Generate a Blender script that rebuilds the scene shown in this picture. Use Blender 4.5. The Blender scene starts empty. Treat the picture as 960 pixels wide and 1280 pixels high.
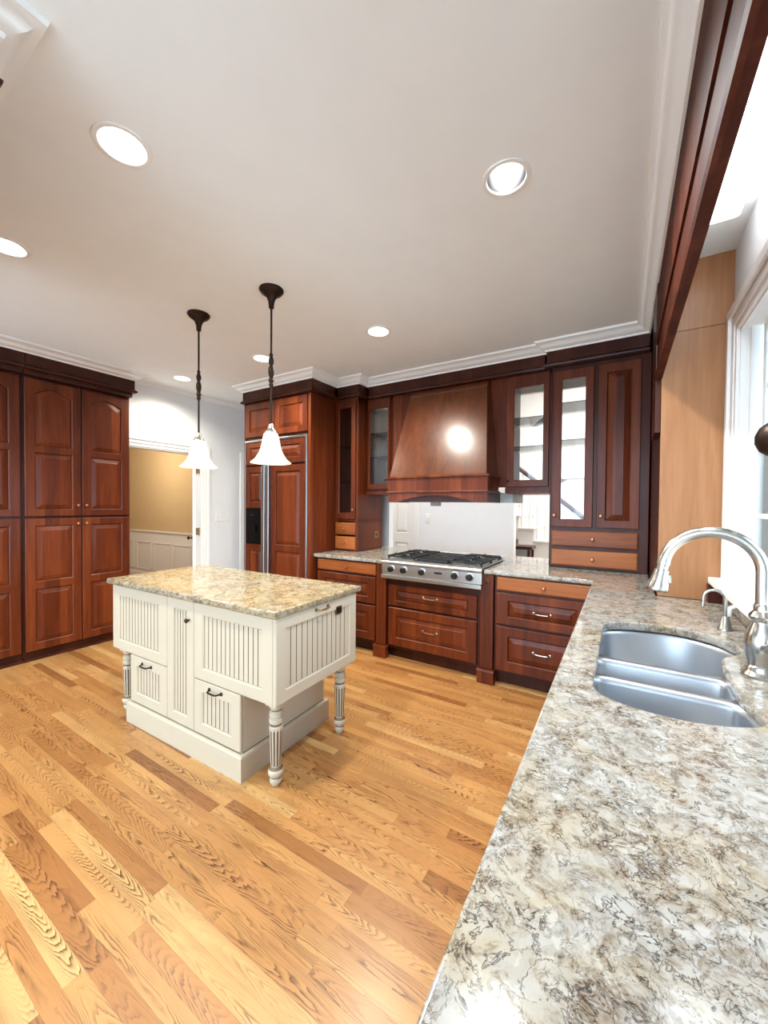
import bpy, bmesh, math, random
from math import sin, cos, pi, radians, sqrt, atan2
from mathutils import Vector, Matrix
from mathutils.geometry import tessellate_polygon
random.seed(7)
S = bpy.context.scene
COL = S.collection

# ------------------------------------------------------------------ camera, world, exposure
H = 1.4259
cd = bpy.data.cameras.new('camera'); cam = bpy.data.objects.new('camera', cd); COL.objects.link(cam)
F_PX = 483.65
cd.sensor_fit = 'VERTICAL'; cd.sensor_height = 36.0; cd.lens = F_PX/1280*36.0
cd.clip_start = 0.02; cd.clip_end = 300
_y, _p, _r = radians(31.634), radians(0.9925), radians(0.4753)
fw = Vector((-sin(_y)*cos(_p), cos(_y)*cos(_p), -sin(_p)))
rt0 = Vector((cos(_y), sin(_y), 0)); up0 = rt0.cross(fw)
rt = rt0*cos(_r)+up0*sin(_r); up = up0*cos(_r)-rt0*sin(_r)
cam.matrix_world = Matrix(((rt.x, up.x, -fw.x, 0), (rt.y, up.y, -fw.y, 0), (rt.z, up.z, -fw.z, H), (0, 0, 0, 1)))
S.camera = cam

def lin(r, g, b):
    f = lambda c: (c/255/12.92) if c <= 10 else (((c/255)+.055)/1.055)**2.4
    return (f(r), f(g), f(b), 1.0)

W = bpy.data.worlds.new('world'); S.world = W; W.use_nodes = True
W.node_tree.nodes['Background'].inputs['Color'].default_value = lin(206, 231, 252)
W.node_tree.nodes['Background'].inputs['Strength'].default_value = 5.0
S.view_settings.view_transform = 'Standard'; S.view_settings.look = 'None'
S.view_settings.gamma = 1.0; S.view_settings.use_curve_mapping = False
S.view_settings.exposure = 0.68
S.cycles.use_denoising = True
S.cycles.max_bounces = 8; S.cycles.transparent_max_bounces = 16
S.cycles.sample_clamp_indirect = 4.0

CAN_W = 23.0; PEND_W = 4.0; ALCOVE_E = 4.0; HALL_W = 60.0; FAR_W = 23.0
WARM = (1.0, .97, .85); NEUT = (.95, 1.0, 1.0)

def area(name, loc, rot, sx, sy, power, color):
    l = bpy.data.lights.new(name, 'AREA'); l.shape = 'RECTANGLE'; l.size = sx; l.size_y = sy; l.energy = power; l.color = color
    o = bpy.data.objects.new(name, l); o.location = loc; o.rotation_euler = rot; COL.objects.link(o); return o
def point(name, loc, power, color, r=.05):
    l = bpy.data.lights.new(name, 'POINT'); l.energy = power; l.color = color; l.shadow_soft_size = r
    o = bpy.data.objects.new(name, l); o.location = loc; COL.objects.link(o); return o
area('hall_fill', (-2.2, 4.5, 3.55), (0, 0, 0), 2.4, .5, HALL_W*.75, (1, .98, .95))  # added light without a fixture, brightens the hall wall
area('stair_fill', (-.4, 5.6, 3.55), (0, 0, 0), 1.2, .8, HALL_W, (1, .98, .95))  # second added light for the stair zone, no fixture modelled
point('dining_room_fill', (-6.6, 2.9, 2.2), FAR_W, (1, .88, .72), .12)  # added warm fill for the far room, its source is unseen

# ------------------------------------------------------------------ materials
def newmat(name):
    m = bpy.data.materials.new(name); m.use_nodes = True
    nt = m.node_tree; b = nt.nodes['Principled BSDF']
    return m, nt, b
def nd(nt, t, **kw):
    n = nt.nodes.new(t)
    for k, v in kw.items():
        if k in n.inputs: n.inputs[k].default_value = v
        else: setattr(n, k, v)
    return n
def math_(nt, op, a, b=None, c=None):
    n = nt.nodes.new('ShaderNodeMath'); n.operation = op
    for i, v in enumerate((a, b, c)):
        if v is None: continue
        if isinstance(v, (int, float)): n.inputs[i].default_value = v
        else: nt.links.new(v, n.inputs[i])
    return n.outputs[0]
def mixc(nt, fac, a, b, mode='MIX'):
    n = nt.nodes.new('ShaderNodeMix'); n.data_type = 'RGBA'; n.blend_type = mode
    for s, v in ((n.inputs[0], fac), (n.inputs[6], a), (n.inputs[7], b)):
        if isinstance(v, (int, float)): s.default_value = v
        elif isinstance(v, tuple): s.default_value = v
        else: nt.links.new(v, s)
    return n.outputs[2]
def ramp(nt, fac, stops):
    n = nt.nodes.new('ShaderNodeValToRGB'); e = n.color_ramp.elements
    while len(e) < len(stops): e.new(.5)
    for x, (p, c) in zip(e, stops): x.position = p; x.color = c
    nt.links.new(fac, n.inputs[0]); return n.outputs[0]
def coords(nt, kind='Object', scale=(1, 1, 1)):
    tc = nt.nodes.new('ShaderNodeTexCoord'); mp = nt.nodes.new('ShaderNodeMapping')
    mp.inputs['Scale'].default_value = scale; nt.links.new(tc.outputs[kind], mp.inputs[0]); return mp.outputs[0]
def noise(nt, vec, scale, detail=3, rough=.5, dist=0):
    n = nt.nodes.new('ShaderNodeTexNoise'); n.inputs['Scale'].default_value = scale
    n.inputs['Detail'].default_value = detail; n.inputs['Roughness'].default_value = rough; n.inputs['Distortion'].default_value = dist
    nt.links.new(vec, n.inputs['Vector']); return n.outputs['Fac']

def plain(name, col, rough=.5, metal=0, spec=.5, bump=0, bscale=200):
    m, nt, b = newmat(name)
    v = coords(nt); n = noise(nt, v, 6, 3)
    c2 = tuple(min(1, x*.94) for x in col[:3])+(1,)
    nt.links.new(mixc(nt, n, col, c2), b.inputs['Base Color'])
    b.inputs['Roughness'].default_value = rough; b.inputs['Metallic'].default_value = metal
    b.inputs['Specular IOR Level'].default_value = spec
    if bump:
        nn = noise(nt, v, bscale, 2); bp = nt.nodes.new('ShaderNodeBump'); bp.inputs['Strength'].default_value = bump
        bp.inputs['Distance'].default_value = .002
        nt.links.new(nn, bp.inputs['Height']); nt.links.new(bp.outputs[0], b.inputs['Normal'])
    return m
def emit(name, col, strength):
    m, nt, b = newmat(name)
    b.inputs['Base Color'].default_value = col; b.inputs['Emission Color'].default_value = col
    b.inputs['Emission Strength'].default_value = strength; return m
def glass(name, tint=(1, 1, 1, 1), refl=1.0):
    m, nt, b = newmat(name); nt.nodes.remove(b)
    out = nt.nodes['Material Output']
    tr = nt.nodes.new('ShaderNodeBsdfTransparent'); tr.inputs[0].default_value = tint
    gl = nt.nodes.new('ShaderNodeBsdfGlossy'); gl.inputs['Roughness'].default_value = .02
    fr = nt.nodes.new('ShaderNodeFresnel'); fr.inputs[0].default_value = 1.45
    f = math_(nt, 'MULTIPLY', fr.outputs[0], refl)
    mx = nt.nodes.new('ShaderNodeMixShader'); nt.links.new(f, mx.inputs[0])
    nt.links.new(tr.outputs[0], mx.inputs[1]); nt.links.new(gl.outputs[0], mx.inputs[2]); nt.links.new(mx.outputs[0], out.inputs[0])
    return m
def wood(name, dark, mid, light, axis='z', rough=.38, stave=.11, coat=.12, crough=.16, spec=.2):
    m, nt, b = newmat(name)
    sc = {'z': (1, 1, .07), 'x': (.07, .07, 1)}[axis]
    v = coords(nt, 'Object', sc)
    g = noise(nt, v, 38, 6, .62, .4)
    g2 = noise(nt, v, 7, 3, .5, .8)
    t = math_(nt, 'ADD', math_(nt, 'MULTIPLY', g, .5), math_(nt, 'MULTIPLY', g2, .5))
    # glued-up staves, each a little different
    tc = nt.nodes.new('ShaderNodeTexCoord'); sp = nt.nodes.new('ShaderNodeSeparateXYZ'); nt.links.new(tc.outputs['Object'], sp.inputs[0])
    h = math_(nt, 'ADD', sp.outputs[0], sp.outputs[1]) if axis == 'z' else sp.outputs[2]
    fl = math_(nt, 'FLOOR', math_(nt, 'DIVIDE', math_(nt, 'ADD', h, 10.0), stave))
    oi = nt.nodes.new('ShaderNodeObjectInfo')
    wn = nt.nodes.new('ShaderNodeTexWhiteNoise'); wn.noise_dimensions = '2D'
    cb = nt.nodes.new('ShaderNodeCombineXYZ'); nt.links.new(fl, cb.inputs[0]); nt.links.new(math_(nt, 'MULTIPLY', oi.outputs['Random'], 37.0), cb.inputs[1])
    nt.links.new(cb.outputs[0], wn.inputs['Vector'])
    t = math_(nt, 'ADD', t, math_(nt, 'MULTIPLY', math_(nt, 'SUBTRACT', wn.outputs['Value'], .5), .22))
    c = ramp(nt, t, [(.28, dark), (.5, mid), (.75, light)])
    nt.links.new(c, b.inputs['Base Color'])
    b.inputs['Roughness'].default_value = rough
    b.inputs['Specular IOR Level'].default_value = spec
    b.inputs['Coat Weight'].default_value = coat; b.inputs['Coat Roughness'].default_value = crough
    return m
def granite(name, base1, base2, tan, dark, yel):
    m, nt, b = newmat(name)
    v = coords(nt, 'Object')
    wrp = nt.nodes.new('ShaderNodeTexNoise'); wrp.inputs['Scale'].default_value = 11; wrp.inputs['Detail'].default_value = 5
    nt.links.new(v, wrp.inputs['Vector'])
    va = nt.nodes.new('ShaderNodeVectorMath'); va.operation = 'MULTIPLY_ADD'
    nt.links.new(wrp.outputs['Color'], va.inputs[0]); va.inputs[1].default_value = (.06, .045, .05); nt.links.new(v, va.inputs[2])
    vv = va.outputs[0]
    B0, W1 = (0, 0, 0, 1), (1, 1, 1, 1)
    vc = nt.nodes.new('ShaderNodeTexVoronoi'); vc.inputs['Scale'].default_value = 60; nt.links.new(vv, vc.inputs['Vector'])
    cell = nt.nodes.new('ShaderNodeSeparateColor'); nt.links.new(vc.outputs['Color'], cell.inputs[0])
    c = mixc(nt, cell.outputs[0], base1, base2)
    # warm cloudy areas
    c = mixc(nt, ramp(nt, noise(nt, v, 4.5, 5, .62, 1.0), [(.47, B0), (.70, (.8, .8, .8, 1))]), c, yel)
    def ridge(scale, det, wd, dist=1.5, rough=.62):
        n = noise(nt, vv, scale, det, rough, dist)
        d = math_(nt, 'ABSOLUTE', math_(nt, 'SUBTRACT', n, .5))
        return ramp(nt, d, [(0, W1), (wd, B0)])
    patch = ramp(nt, noise(nt, v, 8, 6, .68, 1.2), [(.40, (.12, .12, .12, 1)), (.60, W1)])
    patch2 = ramp(nt, noise(nt, v, 17, 5, .66, 1.0), [(.45, (.05, .05, .05, 1)), (.60, W1)])
    ve = nt.nodes.new('ShaderNodeTexVoronoi'); ve.feature = 'DISTANCE_TO_EDGE'; ve.inputs['Scale'].default_value = 44; nt.links.new(vv, ve.inputs['Vector'])
    edge = ramp(nt, ve.outputs['Distance'], [(0, W1), (.10, B0)])
    c = mixc(nt, math_(nt, 'MULTIPLY', ridge(22, 5, .085, .8), math_(nt, 'MULTIPLY', patch2, .8)), c, tan)
    c = mixc(nt, math_(nt, 'MULTIPLY', edge, math_(nt, 'MULTIPLY', patch2, .55)), c, tan)
    c = mixc(nt, math_(nt, 'MULTIPLY', ridge(30, 4, .026, .6), math_(nt, 'MULTIPLY', patch, .95)), c, dark)
    c = mixc(nt, math_(nt, 'MULTIPLY', ridge(58, 4, .034, .6), math_(nt, 'MULTIPLY', patch2, .95)), c, dark)
    # small near-black flecks in clusters
    sp = ramp(nt, noise(nt, vv, 62, 4, .7, .6), [(.635, B0), (.665, W1)])
    cl = ramp(nt, noise(nt, v, 9, 4, .6, .5), [(.55, B0), (.62, W1)])
    c = mixc(nt, math_(nt, 'MULTIPLY', sp, cl), c, lin(40, 34, 36))
    nt.links.new(c, b.inputs['Base Color']); b.inputs['Roughness'].default_value = .1
    return m
def oak_floor():
    m, nt, b = newmat('oak_planks')
    tc = nt.nodes.new('ShaderNodeTexCoord'); sp = nt.nodes.new('ShaderNodeSeparateXYZ'); nt.links.new(tc.outputs['Object'], sp.inputs[0])
    x, y = sp.outputs[0], sp.outputs[1]
    PW, PL = .057, .78
    row = math_(nt, 'FLOOR', math_(nt, 'DIVIDE', y, PW))
    yl = math_(nt, 'SUBTRACT', math_(nt, 'FRACT', math_(nt, 'DIVIDE', y, PW)), .5)
    w1 = nt.nodes.new('ShaderNodeTexWhiteNoise'); w1.noise_dimensions = '1D'; nt.links.new(row, w1.inputs['W'])
    xo = math_(nt, 'ADD', math_(nt, 'DIVIDE', x, PL), math_(nt, 'MULTIPLY', w1.outputs['Value'], 7.3))
    col_ = math_(nt, 'FLOOR', xo); xf = math_(nt, 'FRACT', xo)
    cb = nt.nodes.new('ShaderNodeCombineXYZ'); nt.links.new(row, cb.inputs[0]); nt.links.new(col_, cb.inputs[1])
    w2 = nt.nodes.new('ShaderNodeTexWhiteNoise'); w2.noise_dimensions = '2D'; nt.links.new(cb.outputs[0], w2.inputs['Vector'])
    rs = nt.nodes.new('ShaderNodeSeparateColor'); nt.links.new(w2.outputs['Color'], rs.inputs[0])
    r1, r2, r3 = rs.outputs[0], rs.outputs[1], rs.outputs[2]
    # cathedral grain: nested arches c = k*x + a*(yl-off)^2 + wobble
    cv = nt.nodes.new('ShaderNodeCombineXYZ')
    nt.links.new(math_(nt, 'MULTIPLY', x, 4.0), cv.inputs[0]); nt.links.new(math_(nt, 'MULTIPLY', y, 26.0), cv.inputs[1])
    nt.links.new(math_(nt, 'MULTIPLY', r1, 60.0), cv.inputs[2])
    wob = noise(nt, cv.outputs[0], 1.0, 3, .55, .3)
    off = math_(nt, 'MULTIPLY', math_(nt, 'SUBTRACT', r2, .5), .9)
    yy = math_(nt, 'SUBTRACT', yl, off)
    par = math_(nt, 'MULTIPLY', math_(nt, 'MULTIPLY', yy, yy), math_(nt, 'ADD', 5.0, math_(nt, 'MULTIPLY', r3, 12.0)))
    sgn = math_(nt, 'SUBTRACT', math_(nt, 'MULTIPLY', math_(nt, 'ROUND', r1), 2.0), 1.0)
    kx = math_(nt, 'MULTIPLY', math_(nt, 'MULTIPLY', x, sgn), math_(nt, 'ADD', 3.0, math_(nt, 'MULTIPLY', math_(nt, 'MULTIPLY', r2, r2), 34.0)))
    ph = math_(nt, 'ADD', math_(nt, 'ADD', par, kx), math_(nt, 'MULTIPLY', wob, 5.0))
    sw = math_(nt, 'FRACT', ph)
    # porous early wood: sharp on one side, fading on the other
    lines = ramp(nt, sw, [(0.0, (1, 1, 1, 1)), (.30, (.35, .35, .35, 1)), (.62, (0, 0, 0, 1)), (.93, (0, 0, 0, 1)), (1.0, (1, 1, 1, 1))])
    fv = nt.nodes.new('ShaderNodeCombineXYZ')
    nt.links.new(math_(nt, 'MULTIPLY', x, 14.0), fv.inputs[0]); nt.links.new(math_(nt, 'MULTIPLY', y, 420.0), fv.inputs[1]); nt.links.new(math_(nt, 'MULTIPLY', r2, 9.0), fv.inputs[2])
    fib = noise(nt, fv.outputs[0], 1.0, 3, .6)
    lines = math_(nt, 'MULTIPLY', lines, math_(nt, 'ADD', .35, math_(nt, 'MULTIPLY', fib, 1.2)))
    fade = ramp(nt, noise(nt, cv.outputs[0], .6, 2), [(.38, (.15, .15, .15, 1)), (.6, (1, 1, 1, 1))])
    lines = math_(nt, 'MULTIPLY', lines, fade)
    base = ramp(nt, r3, [(0.0, lin(134, 86, 45)), (.08, lin(168, 117, 66)), (.45, lin(182, 132, 77)), (.85, lin(191, 144, 87)), (1.0, lin(206, 165, 107))])
    base = mixc(nt, math_(nt, 'MULTIPLY', fib, .3), base, lin(168, 108, 58))
    c = mixc(nt, math_(nt, 'MULTIPLY', lines, math_(nt, 'ADD', .6, math_(nt, 'MULTIPLY', r1, .5))), base, lin(72, 36, 16))
    bl = ramp(nt, noise(nt, coords(nt, 'Object', (.5, 1.6, 1)), 5, 4, .6, .5), [(.5, (0, 0, 0, 1)), (.75, (.4, .4, .4, 1))])
    c = mixc(nt, bl, c, lin(138, 84, 46))
    gap = math_(nt, 'MAXIMUM', math_(nt, 'GREATER_THAN', math_(nt, 'ABSOLUTE', yl), .488),
                math_(nt, 'LESS_THAN', xf, .0022))
    c = mixc(nt, math_(nt, 'MULTIPLY', gap, .3), c, lin(80, 42, 20))
    nt.links.new(c, b.inputs['Base Color'])
    b.inputs['Roughness'].default_value = .34; b.inputs['Coat Weight'].default_value = .05; b.inputs['Coat Roughness'].default_value = .2
    bp = nt.nodes.new('ShaderNodeBump'); bp.inputs['Strength'].default_value = .08; bp.inputs['Distance'].default_value = .001
    bp.invert = True
    nt.links.new(math_(nt, 'ADD', gap, math_(nt, 'MULTIPLY', lines, .4)), bp.inputs['Height']); nt.links.new(bp.outputs[0], b.inputs['Normal'])
    return m

CH = wood('cherry', lin(62, 23, 8), lin(92, 38, 14), lin(120, 57, 25), coat=.10)
CHX = wood('cherry_crossgrain_lit', lin(108, 54, 24), lin(144, 80, 38), lin(170, 104, 56), 'x', stave=.3, coat=.10)  # horizontal grain for drawers; lighter tone stands for downlight on their fronts
CHD = wood('dark_shaded_cherry', lin(44, 16, 8), lin(58, 23, 12), lin(76, 33, 18), coat=.10)  # darker cherry copy; on cornices and frieze its tone stands for weaker light
HEAD = wood('valance_cherry', lin(52, 22, 14), lin(68, 30, 18), lin(86, 42, 26), rough=.62, coat=0, spec=.07)
PLY = wood('plywood', lin(140, 94, 60), lin(160, 112, 75), lin(178, 130, 93), rough=.34, stave=.6, coat=.1)
INT = wood('cabinet_interior', lin(84, 68, 56), lin(108, 90, 74), lin(126, 106, 88), rough=.5, stave=.4, coat=0)  # grey-brown tone carries the shade inside the glass cabinets
FLOOR = oak_floor()
GRAN = granite('granite', lin(174, 170, 164), lin(150, 145, 137), lin(112, 92, 69), lin(38, 29, 24), lin(164, 146, 114))
GRANI = granite('island_granite', lin(174, 162, 138), lin(148, 134, 108), lin(104, 80, 52), lin(36, 25, 18), lin(168, 144, 100))
WALL = plain('wall_paint', lin(230, 230, 230), .85)
CEIL = plain('ceiling_paint', lin(239, 241, 239), .9)
TRIM = plain('white_trim', lin(238, 236, 232), .4)
BEIGE = plain('beige_wall', lin(206, 178, 134), .85)
CREAM = plain('glazed_cream', lin(196, 182, 158), .42)
GLAZE = plain('brown_glaze', lin(112, 94, 70), .6)
STEEL = plain('brushed_steel', lin(196, 196, 194), .28, 1)
SINKM = plain('sink_steel', lin(186, 190, 196), .38, 1)
NICK = plain('brushed_nickel', lin(200, 196, 188), .24, 1)
BLACK = plain('black_enamel', lin(16, 16, 17), .35)
IRON = plain('cast_iron', lin(22, 22, 23), .55, .3)
BRONZE = plain('oiled_bronze', lin(52, 38, 30), .42, .8)
COPPER = plain('copper_knob', lin(196, 134, 92), .3, 1)
BRASS = plain('antique_brass', lin(150, 124, 84), .35, 1)
BGLOSS = plain('black_glass', lin(6, 6, 7), .25, 0, .2)
GREY = plain('grey_panel', lin(150, 152, 150), .5, .4)
PLATE = plain('white_plastic', lin(235, 233, 228), .35)
REFL = plain('satin_reflector', lin(120, 121, 124), .3, 1)
GLASS = glass('clear_glass')
GLASSW = glass('window_glass', (.95, .98, 1, 1))
GSHELF = glass('shelf_glass', (.86, .90, .88, 1))
BULB = emit('lamp_glow', (1, .95, .86, 1), 6)
CANB = emit('can_lamp_glow', (1, .97, .92, 1), 14)
DIFF = emit('fluorescent_diffuser', (.93, .97, 1, 1), ALCOVE_E)

def shade_mat():
    m, nt, b = newmat('alabaster_shade')
    v = coords(nt); n = noise(nt, v, 14, 3)
    nt.links.new(mixc(nt, n, lin(255, 246, 226), lin(246, 228, 196)), b.inputs['Base Color'])
    b.inputs['Roughness'].default_value = .3
    b.inputs['Transmission Weight'].default_value = 0
    nt.links.new(mixc(nt, n, lin(255, 244, 222), lin(250, 232, 200)), b.inputs['Emission Color'])
    b.inputs['Emission Strength'].default_value = .26
    return m
SHADE = shade_mat()

# ------------------------------------------------------------------ mesh helpers
def nb(): return bmesh.new()
def box(bm, x0, x1, y0, y1, z0, z1, bev=0, mi=0):
    m = Matrix.Translation(((x0+x1)/2, (y0+y1)/2, (z0+z1)/2)) @ Matrix.Diagonal((abs(x1-x0), abs(y1-y0), abs(z1-z0), 1))
    g = bmesh.ops.create_cube(bm, size=1, matrix=m)
    fs = set(f for v in g['verts'] for f in v.link_faces)
    for f in fs: f.material_index = mi
    if bev:
        es = list(set(e for v in g['verts'] for e in v.link_edges))
        r = bmesh.ops.bevel(bm, geom=es, offset=bev, segments=2, affect='EDGES', profile=.6)
        for f in r['faces']: f.material_index = mi
    return bm
def lathe(bm, prof, c=(0, 0, 0), axis='z', seg=32, mi=0, capped=True, flute=None, cap0=True):
    rings = []
    for r, z in prof:
        ring = []
        for i in range(seg):
            a = 2*pi*i/seg
            rr = r
            if flute and flute[0] <= z <= flute[1] and i % flute[2] == 0: rr = r*.86
            p = (rr*cos(a), rr*sin(a), z)
            if axis == 'y-': p = (p[0], -p[2], p[1])
            if axis == 'x': p = (p[2], p[0], p[1])
            if axis == 'x-': p = (-p[2], p[0], p[1])
            ring.append(bm.verts.new((c[0]+p[0], c[1]+p[1], c[2]+p[2])))
        rings.append(ring)
    for a, b in zip(rings, rings[1:]):
        for i in range(seg):
            f = bm.faces.new((a[i], a[(i+1) % seg], b[(i+1) % seg], b[i])); f.material_index = mi
    if capped:
        for r_ in ((rings[0], rings[-1]) if cap0 else (rings[-1],)):
            try: bm.faces.new(r_).material_index = mi
            except ValueError: pass
    return rings
def sweep(bm, pts, rad, seg=12, mi=0, cap=True):
    pts = [Vector(p) for p in pts]; n = len(pts); rings = []
    T = [(pts[min(i+1, n-1)]-pts[max(i-1, 0)]).normalized() for i in range(n)]
    ref = Vector((0, 0, 1)) if abs(T[0].z) < .9 else Vector((0, 1, 0))
    u = T[0].cross(ref).normalized()
    for i in range(n):
        u = (u-T[i]*u.dot(T[i])).normalized(); w = T[i].cross(u)
        r = rad[i] if isinstance(rad, (list, tuple)) else rad
        rings.append([bm.verts.new(pts[i]+u*r*cos(2*pi*k/seg)+w*r*sin(2*pi*k/seg)) for k in range(seg)])
    for a, b in zip(rings, rings[1:]):
        for k in range(seg): bm.faces.new((a[k], a[(k+1) % seg], b[(k+1) % seg], b[k])).material_index = mi
    if cap:
        bm.faces.new(rings[0]).material_index = mi; bm.faces.new(rings[-1]).material_index = mi
def loft(bm, loops, M, mi=0, cap0=False, cap1=False):
    """loops: [(outline [(u,v)], w)] with equal counts, joined in order"""
    vs = [[bm.verts.new(M(u, v, w)) for u, v in o] for o, w in loops]
    for a, b in zip(vs, vs[1:]):
        n = len(a)
        for i in range(n): bm.faces.new((a[i], a[(i+1) % n], b[(i+1) % n], b[i])).material_index = mi
    for on, l in ((cap0, vs[0]), (cap1, vs[-1])):
        if on: bm.faces.new(l).material_index = mi
    return vs
def poly(bm, outer, holes, M, w, mi=0):
    loops = [[Vector((u, v, 0)) for u, v in o] for o in [outer]+holes]
    flat = [p for l in loops for p in l]
    vs = [bm.verts.new(M(p.x, p.y, w)) for p in flat]
    for t in tessellate_polygon(loops):
        try: bm.faces.new([vs[i] for i in t]).material_index = mi
        except ValueError: pass
def slab(bm, outer, holes, M, w0, w1, mi=0, ch=0):
    """extruded polygon with holes; ch = chamfer of the w1 edge (outer only, convex)"""
    poly(bm, outer, holes, M, w0, mi)
    poly(bm, outer, holes, M, w1, mi)
    for o in [outer]+holes: loft(bm, [(o, w0), (o, w1)], M, mi)
    bmesh.ops.remove_doubles(bm, verts=bm.verts[:], dist=1e-5)
def MY(y): return lambda u, v, w: (u, y-w, v)          # faces -Y (towards the camera)
def MX(x): return lambda u, v, w: (x+w, u, v)          # faces +X
def MXn(x): return lambda u, v, w: (x-w, u, v)         # faces -X
def MZ(z): return lambda u, v, w: (u, v, z+w)
def rect(u0, u1, v0, v1, d=0): return [(u0+d, v0+d), (u1-d, v0+d), (u1-d, v1-d), (u0+d, v1-d)]
def arch(u0, u1, v0, v1, rise, d=0, n=14):
    a, b, c, t = u0+d, u1-d, v0+d, v1-d
    o = [(a, c), (b, c)]
    for i in range(n+1):
        s = i/n; o.append((b+(a-b)*s, t-rise+rise*sin(pi*s) if 0 < s < 1 else t-rise))
    return o
def catmull(P, k=6):
    o = []; n = len(P)
    for i in range(n):
        p0, p1, p2, p3 = P[i-1], P[i], P[(i+1) % n], P[(i+2) % n]
        for j in range(k):
            t = j/k
            o.append(tuple(.5*(2*p1[q]+(p2[q]-p0[q])*t+(2*p0[q]-5*p1[q]+4*p2[q]-p3[q])*t*t+(3*p1[q]-p0[q]-3*p2[q]+p3[q])*t**3) for q in (0, 1)))
    return o
def sweep_profile(bm, path, prof, mi=0, closed=False):
    """profile [(out,z)]; out = right hand side of travel, mitred corners"""
    n = len(path); offs = []
    for i in range(n):
        def d(a, b):
            v = Vector((path[b][0]-path[a][0], path[b][1]-path[a][1])).normalized(); return Vector((v.y, -v.x))
        if i == 0: m = d(0, 1)
        elif i == n-1: m = d(n-2, n-1)
        else:
            a, b = d(i-1, i), d(i, i+1); m = (a+b); m = m/(m.dot(a))
        offs.append(m)
    rings = [[bm.verts.new((path[i][0]+offs[i].x*o, path[i][1]+offs[i].y*o, z)) for o, z in prof] for i in range(n)]
    k = len(prof)
    for a, b in zip(rings, rings[1:]):
        for j in range(k): bm.faces.new((a[j], a[(j+1) % k], b[(j+1) % k], b[j])).material_index = mi
    bm.faces.new(rings[0]).material_index = mi; bm.faces.new(rings[-1]).material_index = mi

def finish(name, bm, mats, loc=(0, 0, 0), smooth=None, recalc=True):
    bmesh.ops.translate(bm, verts=bm.verts[:], vec=-Vector(loc))
    if recalc: bmesh.ops.recalc_face_normals(bm, faces=bm.faces[:])
    me = bpy.data.meshes.new(name); bm.to_mesh(me); bm.free()
    for m in (mats if isinstance(mats, (list, tuple)) else [mats]): me.materials.append(m)
    if smooth is not None:
        me.polygons.foreach_set('use_smooth', [True]*len(me.polygons)); me.set_sharp_from_angle(angle=radians(smooth))
    o = bpy.data.objects.new(name, me); COL.objects.link(o); return o
class Thing:
    def __init__(s, name, label, cat, loc, group=None):
        o = bpy.data.objects.new(name, None); COL.objects.link(o); o.location = loc; o.empty_display_size = .1
        o['label'] = label; o['category'] = cat
        if group: o['group'] = group
        s.o = o; s.loc = Vector(loc)
    def part(s, name, bm, mats, parent=None, label=None, smooth=None):
        p = finish(name, bm, mats, s.loc, smooth); p.parent = parent or s.o
        if label: p['label'] = label
        return p
def one(name, bm, mats, loc, label, cat, group=None, smooth=None):
    o = finish(name, bm, mats, loc, smooth); o.location = loc; o['label'] = label; o['category'] = cat
    if group: o['group'] = group
    return o
def struct(name, bm, mats, smooth=None, parent=None, label=None):
    o = finish(name, bm, mats, (0, 0, 0), smooth)
    if parent: o.parent = parent
    else: o['kind'] = 'structure'
    if label: o['label'] = label
    return o
def copy_tree(o, parent=None):
    c = o.copy(); COL.objects.link(c)
    if parent: c.parent = parent
    for ch in list(o.children): copy_tree(ch, c)
    return c

# cabinet front pieces -------------------------------------------------------
def frame_front(bm, M, u0, u1, v0, v1, holes, t=.021, mi=0, lip=.007):
    """door or drawer frame: slab with openings, eased edges and a moulded inner lip"""
    e = .004
    R = rect(u0, u1, v0, v1)
    Ri = rect(u0, u1, v0, v1, e)
    def grow(h, d):
        return h(d)
    poly(bm, Ri, [h(0) for h in holes], M, t, mi)
    poly(bm, R, [h(lip) for h in holes], M, 0, mi)
    loft(bm, [(R, 0), (R, t-e), (Ri, t)], M, mi)
    for h in holes: loft(bm, [(h(0), t), (h(lip), t-lip), (h(lip), 0)], M, mi)
    bmesh.ops.remove_doubles(bm, verts=bm.verts[:], dist=1e-5)
def raised(bm, M, h, t=.021, bw=.034, mi=0):
    """raised panel filling opening h (h(d) = outline inset by d)"""
    loft(bm, [(h(.0065), t-.016), (h(.010), t-.012), (h(.010+bw), t-.003), (h(.013+bw), t-.001)], M, mi, cap0=True, cap1=True)
def rh(u0, u1, v0, v1): return lambda d: rect(u0, u1, v0, v1, d)
def ah(u0, u1, v0, v1, rise): return lambda d: arch(u0, u1, v0, v1, rise, d)
def knob(M, u, v, w, r=.014, mat_len=.026):
    bm = nb()
    prof = [(.006, 0), (.0055, .010), (r*.8, .014), (r, .019), (r*.85, .024), (r*.4, .0265)]
    seg = 14; rings = []
    for rr, z in prof: rings.append([bm.verts.new(M(u+rr*cos(2*pi*k/seg), v+rr*sin(2*pi*k/seg), w+z)) for k in range(seg)])
    for a, b in zip(rings, rings[1:]):
        for k in range(seg): bm.faces.new((a[k], a[(k+1) % seg], b[(k+1) % seg], b[k]))
    bm.faces.new(rings[0]); bm.faces.new(rings[-1]); return bm
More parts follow.
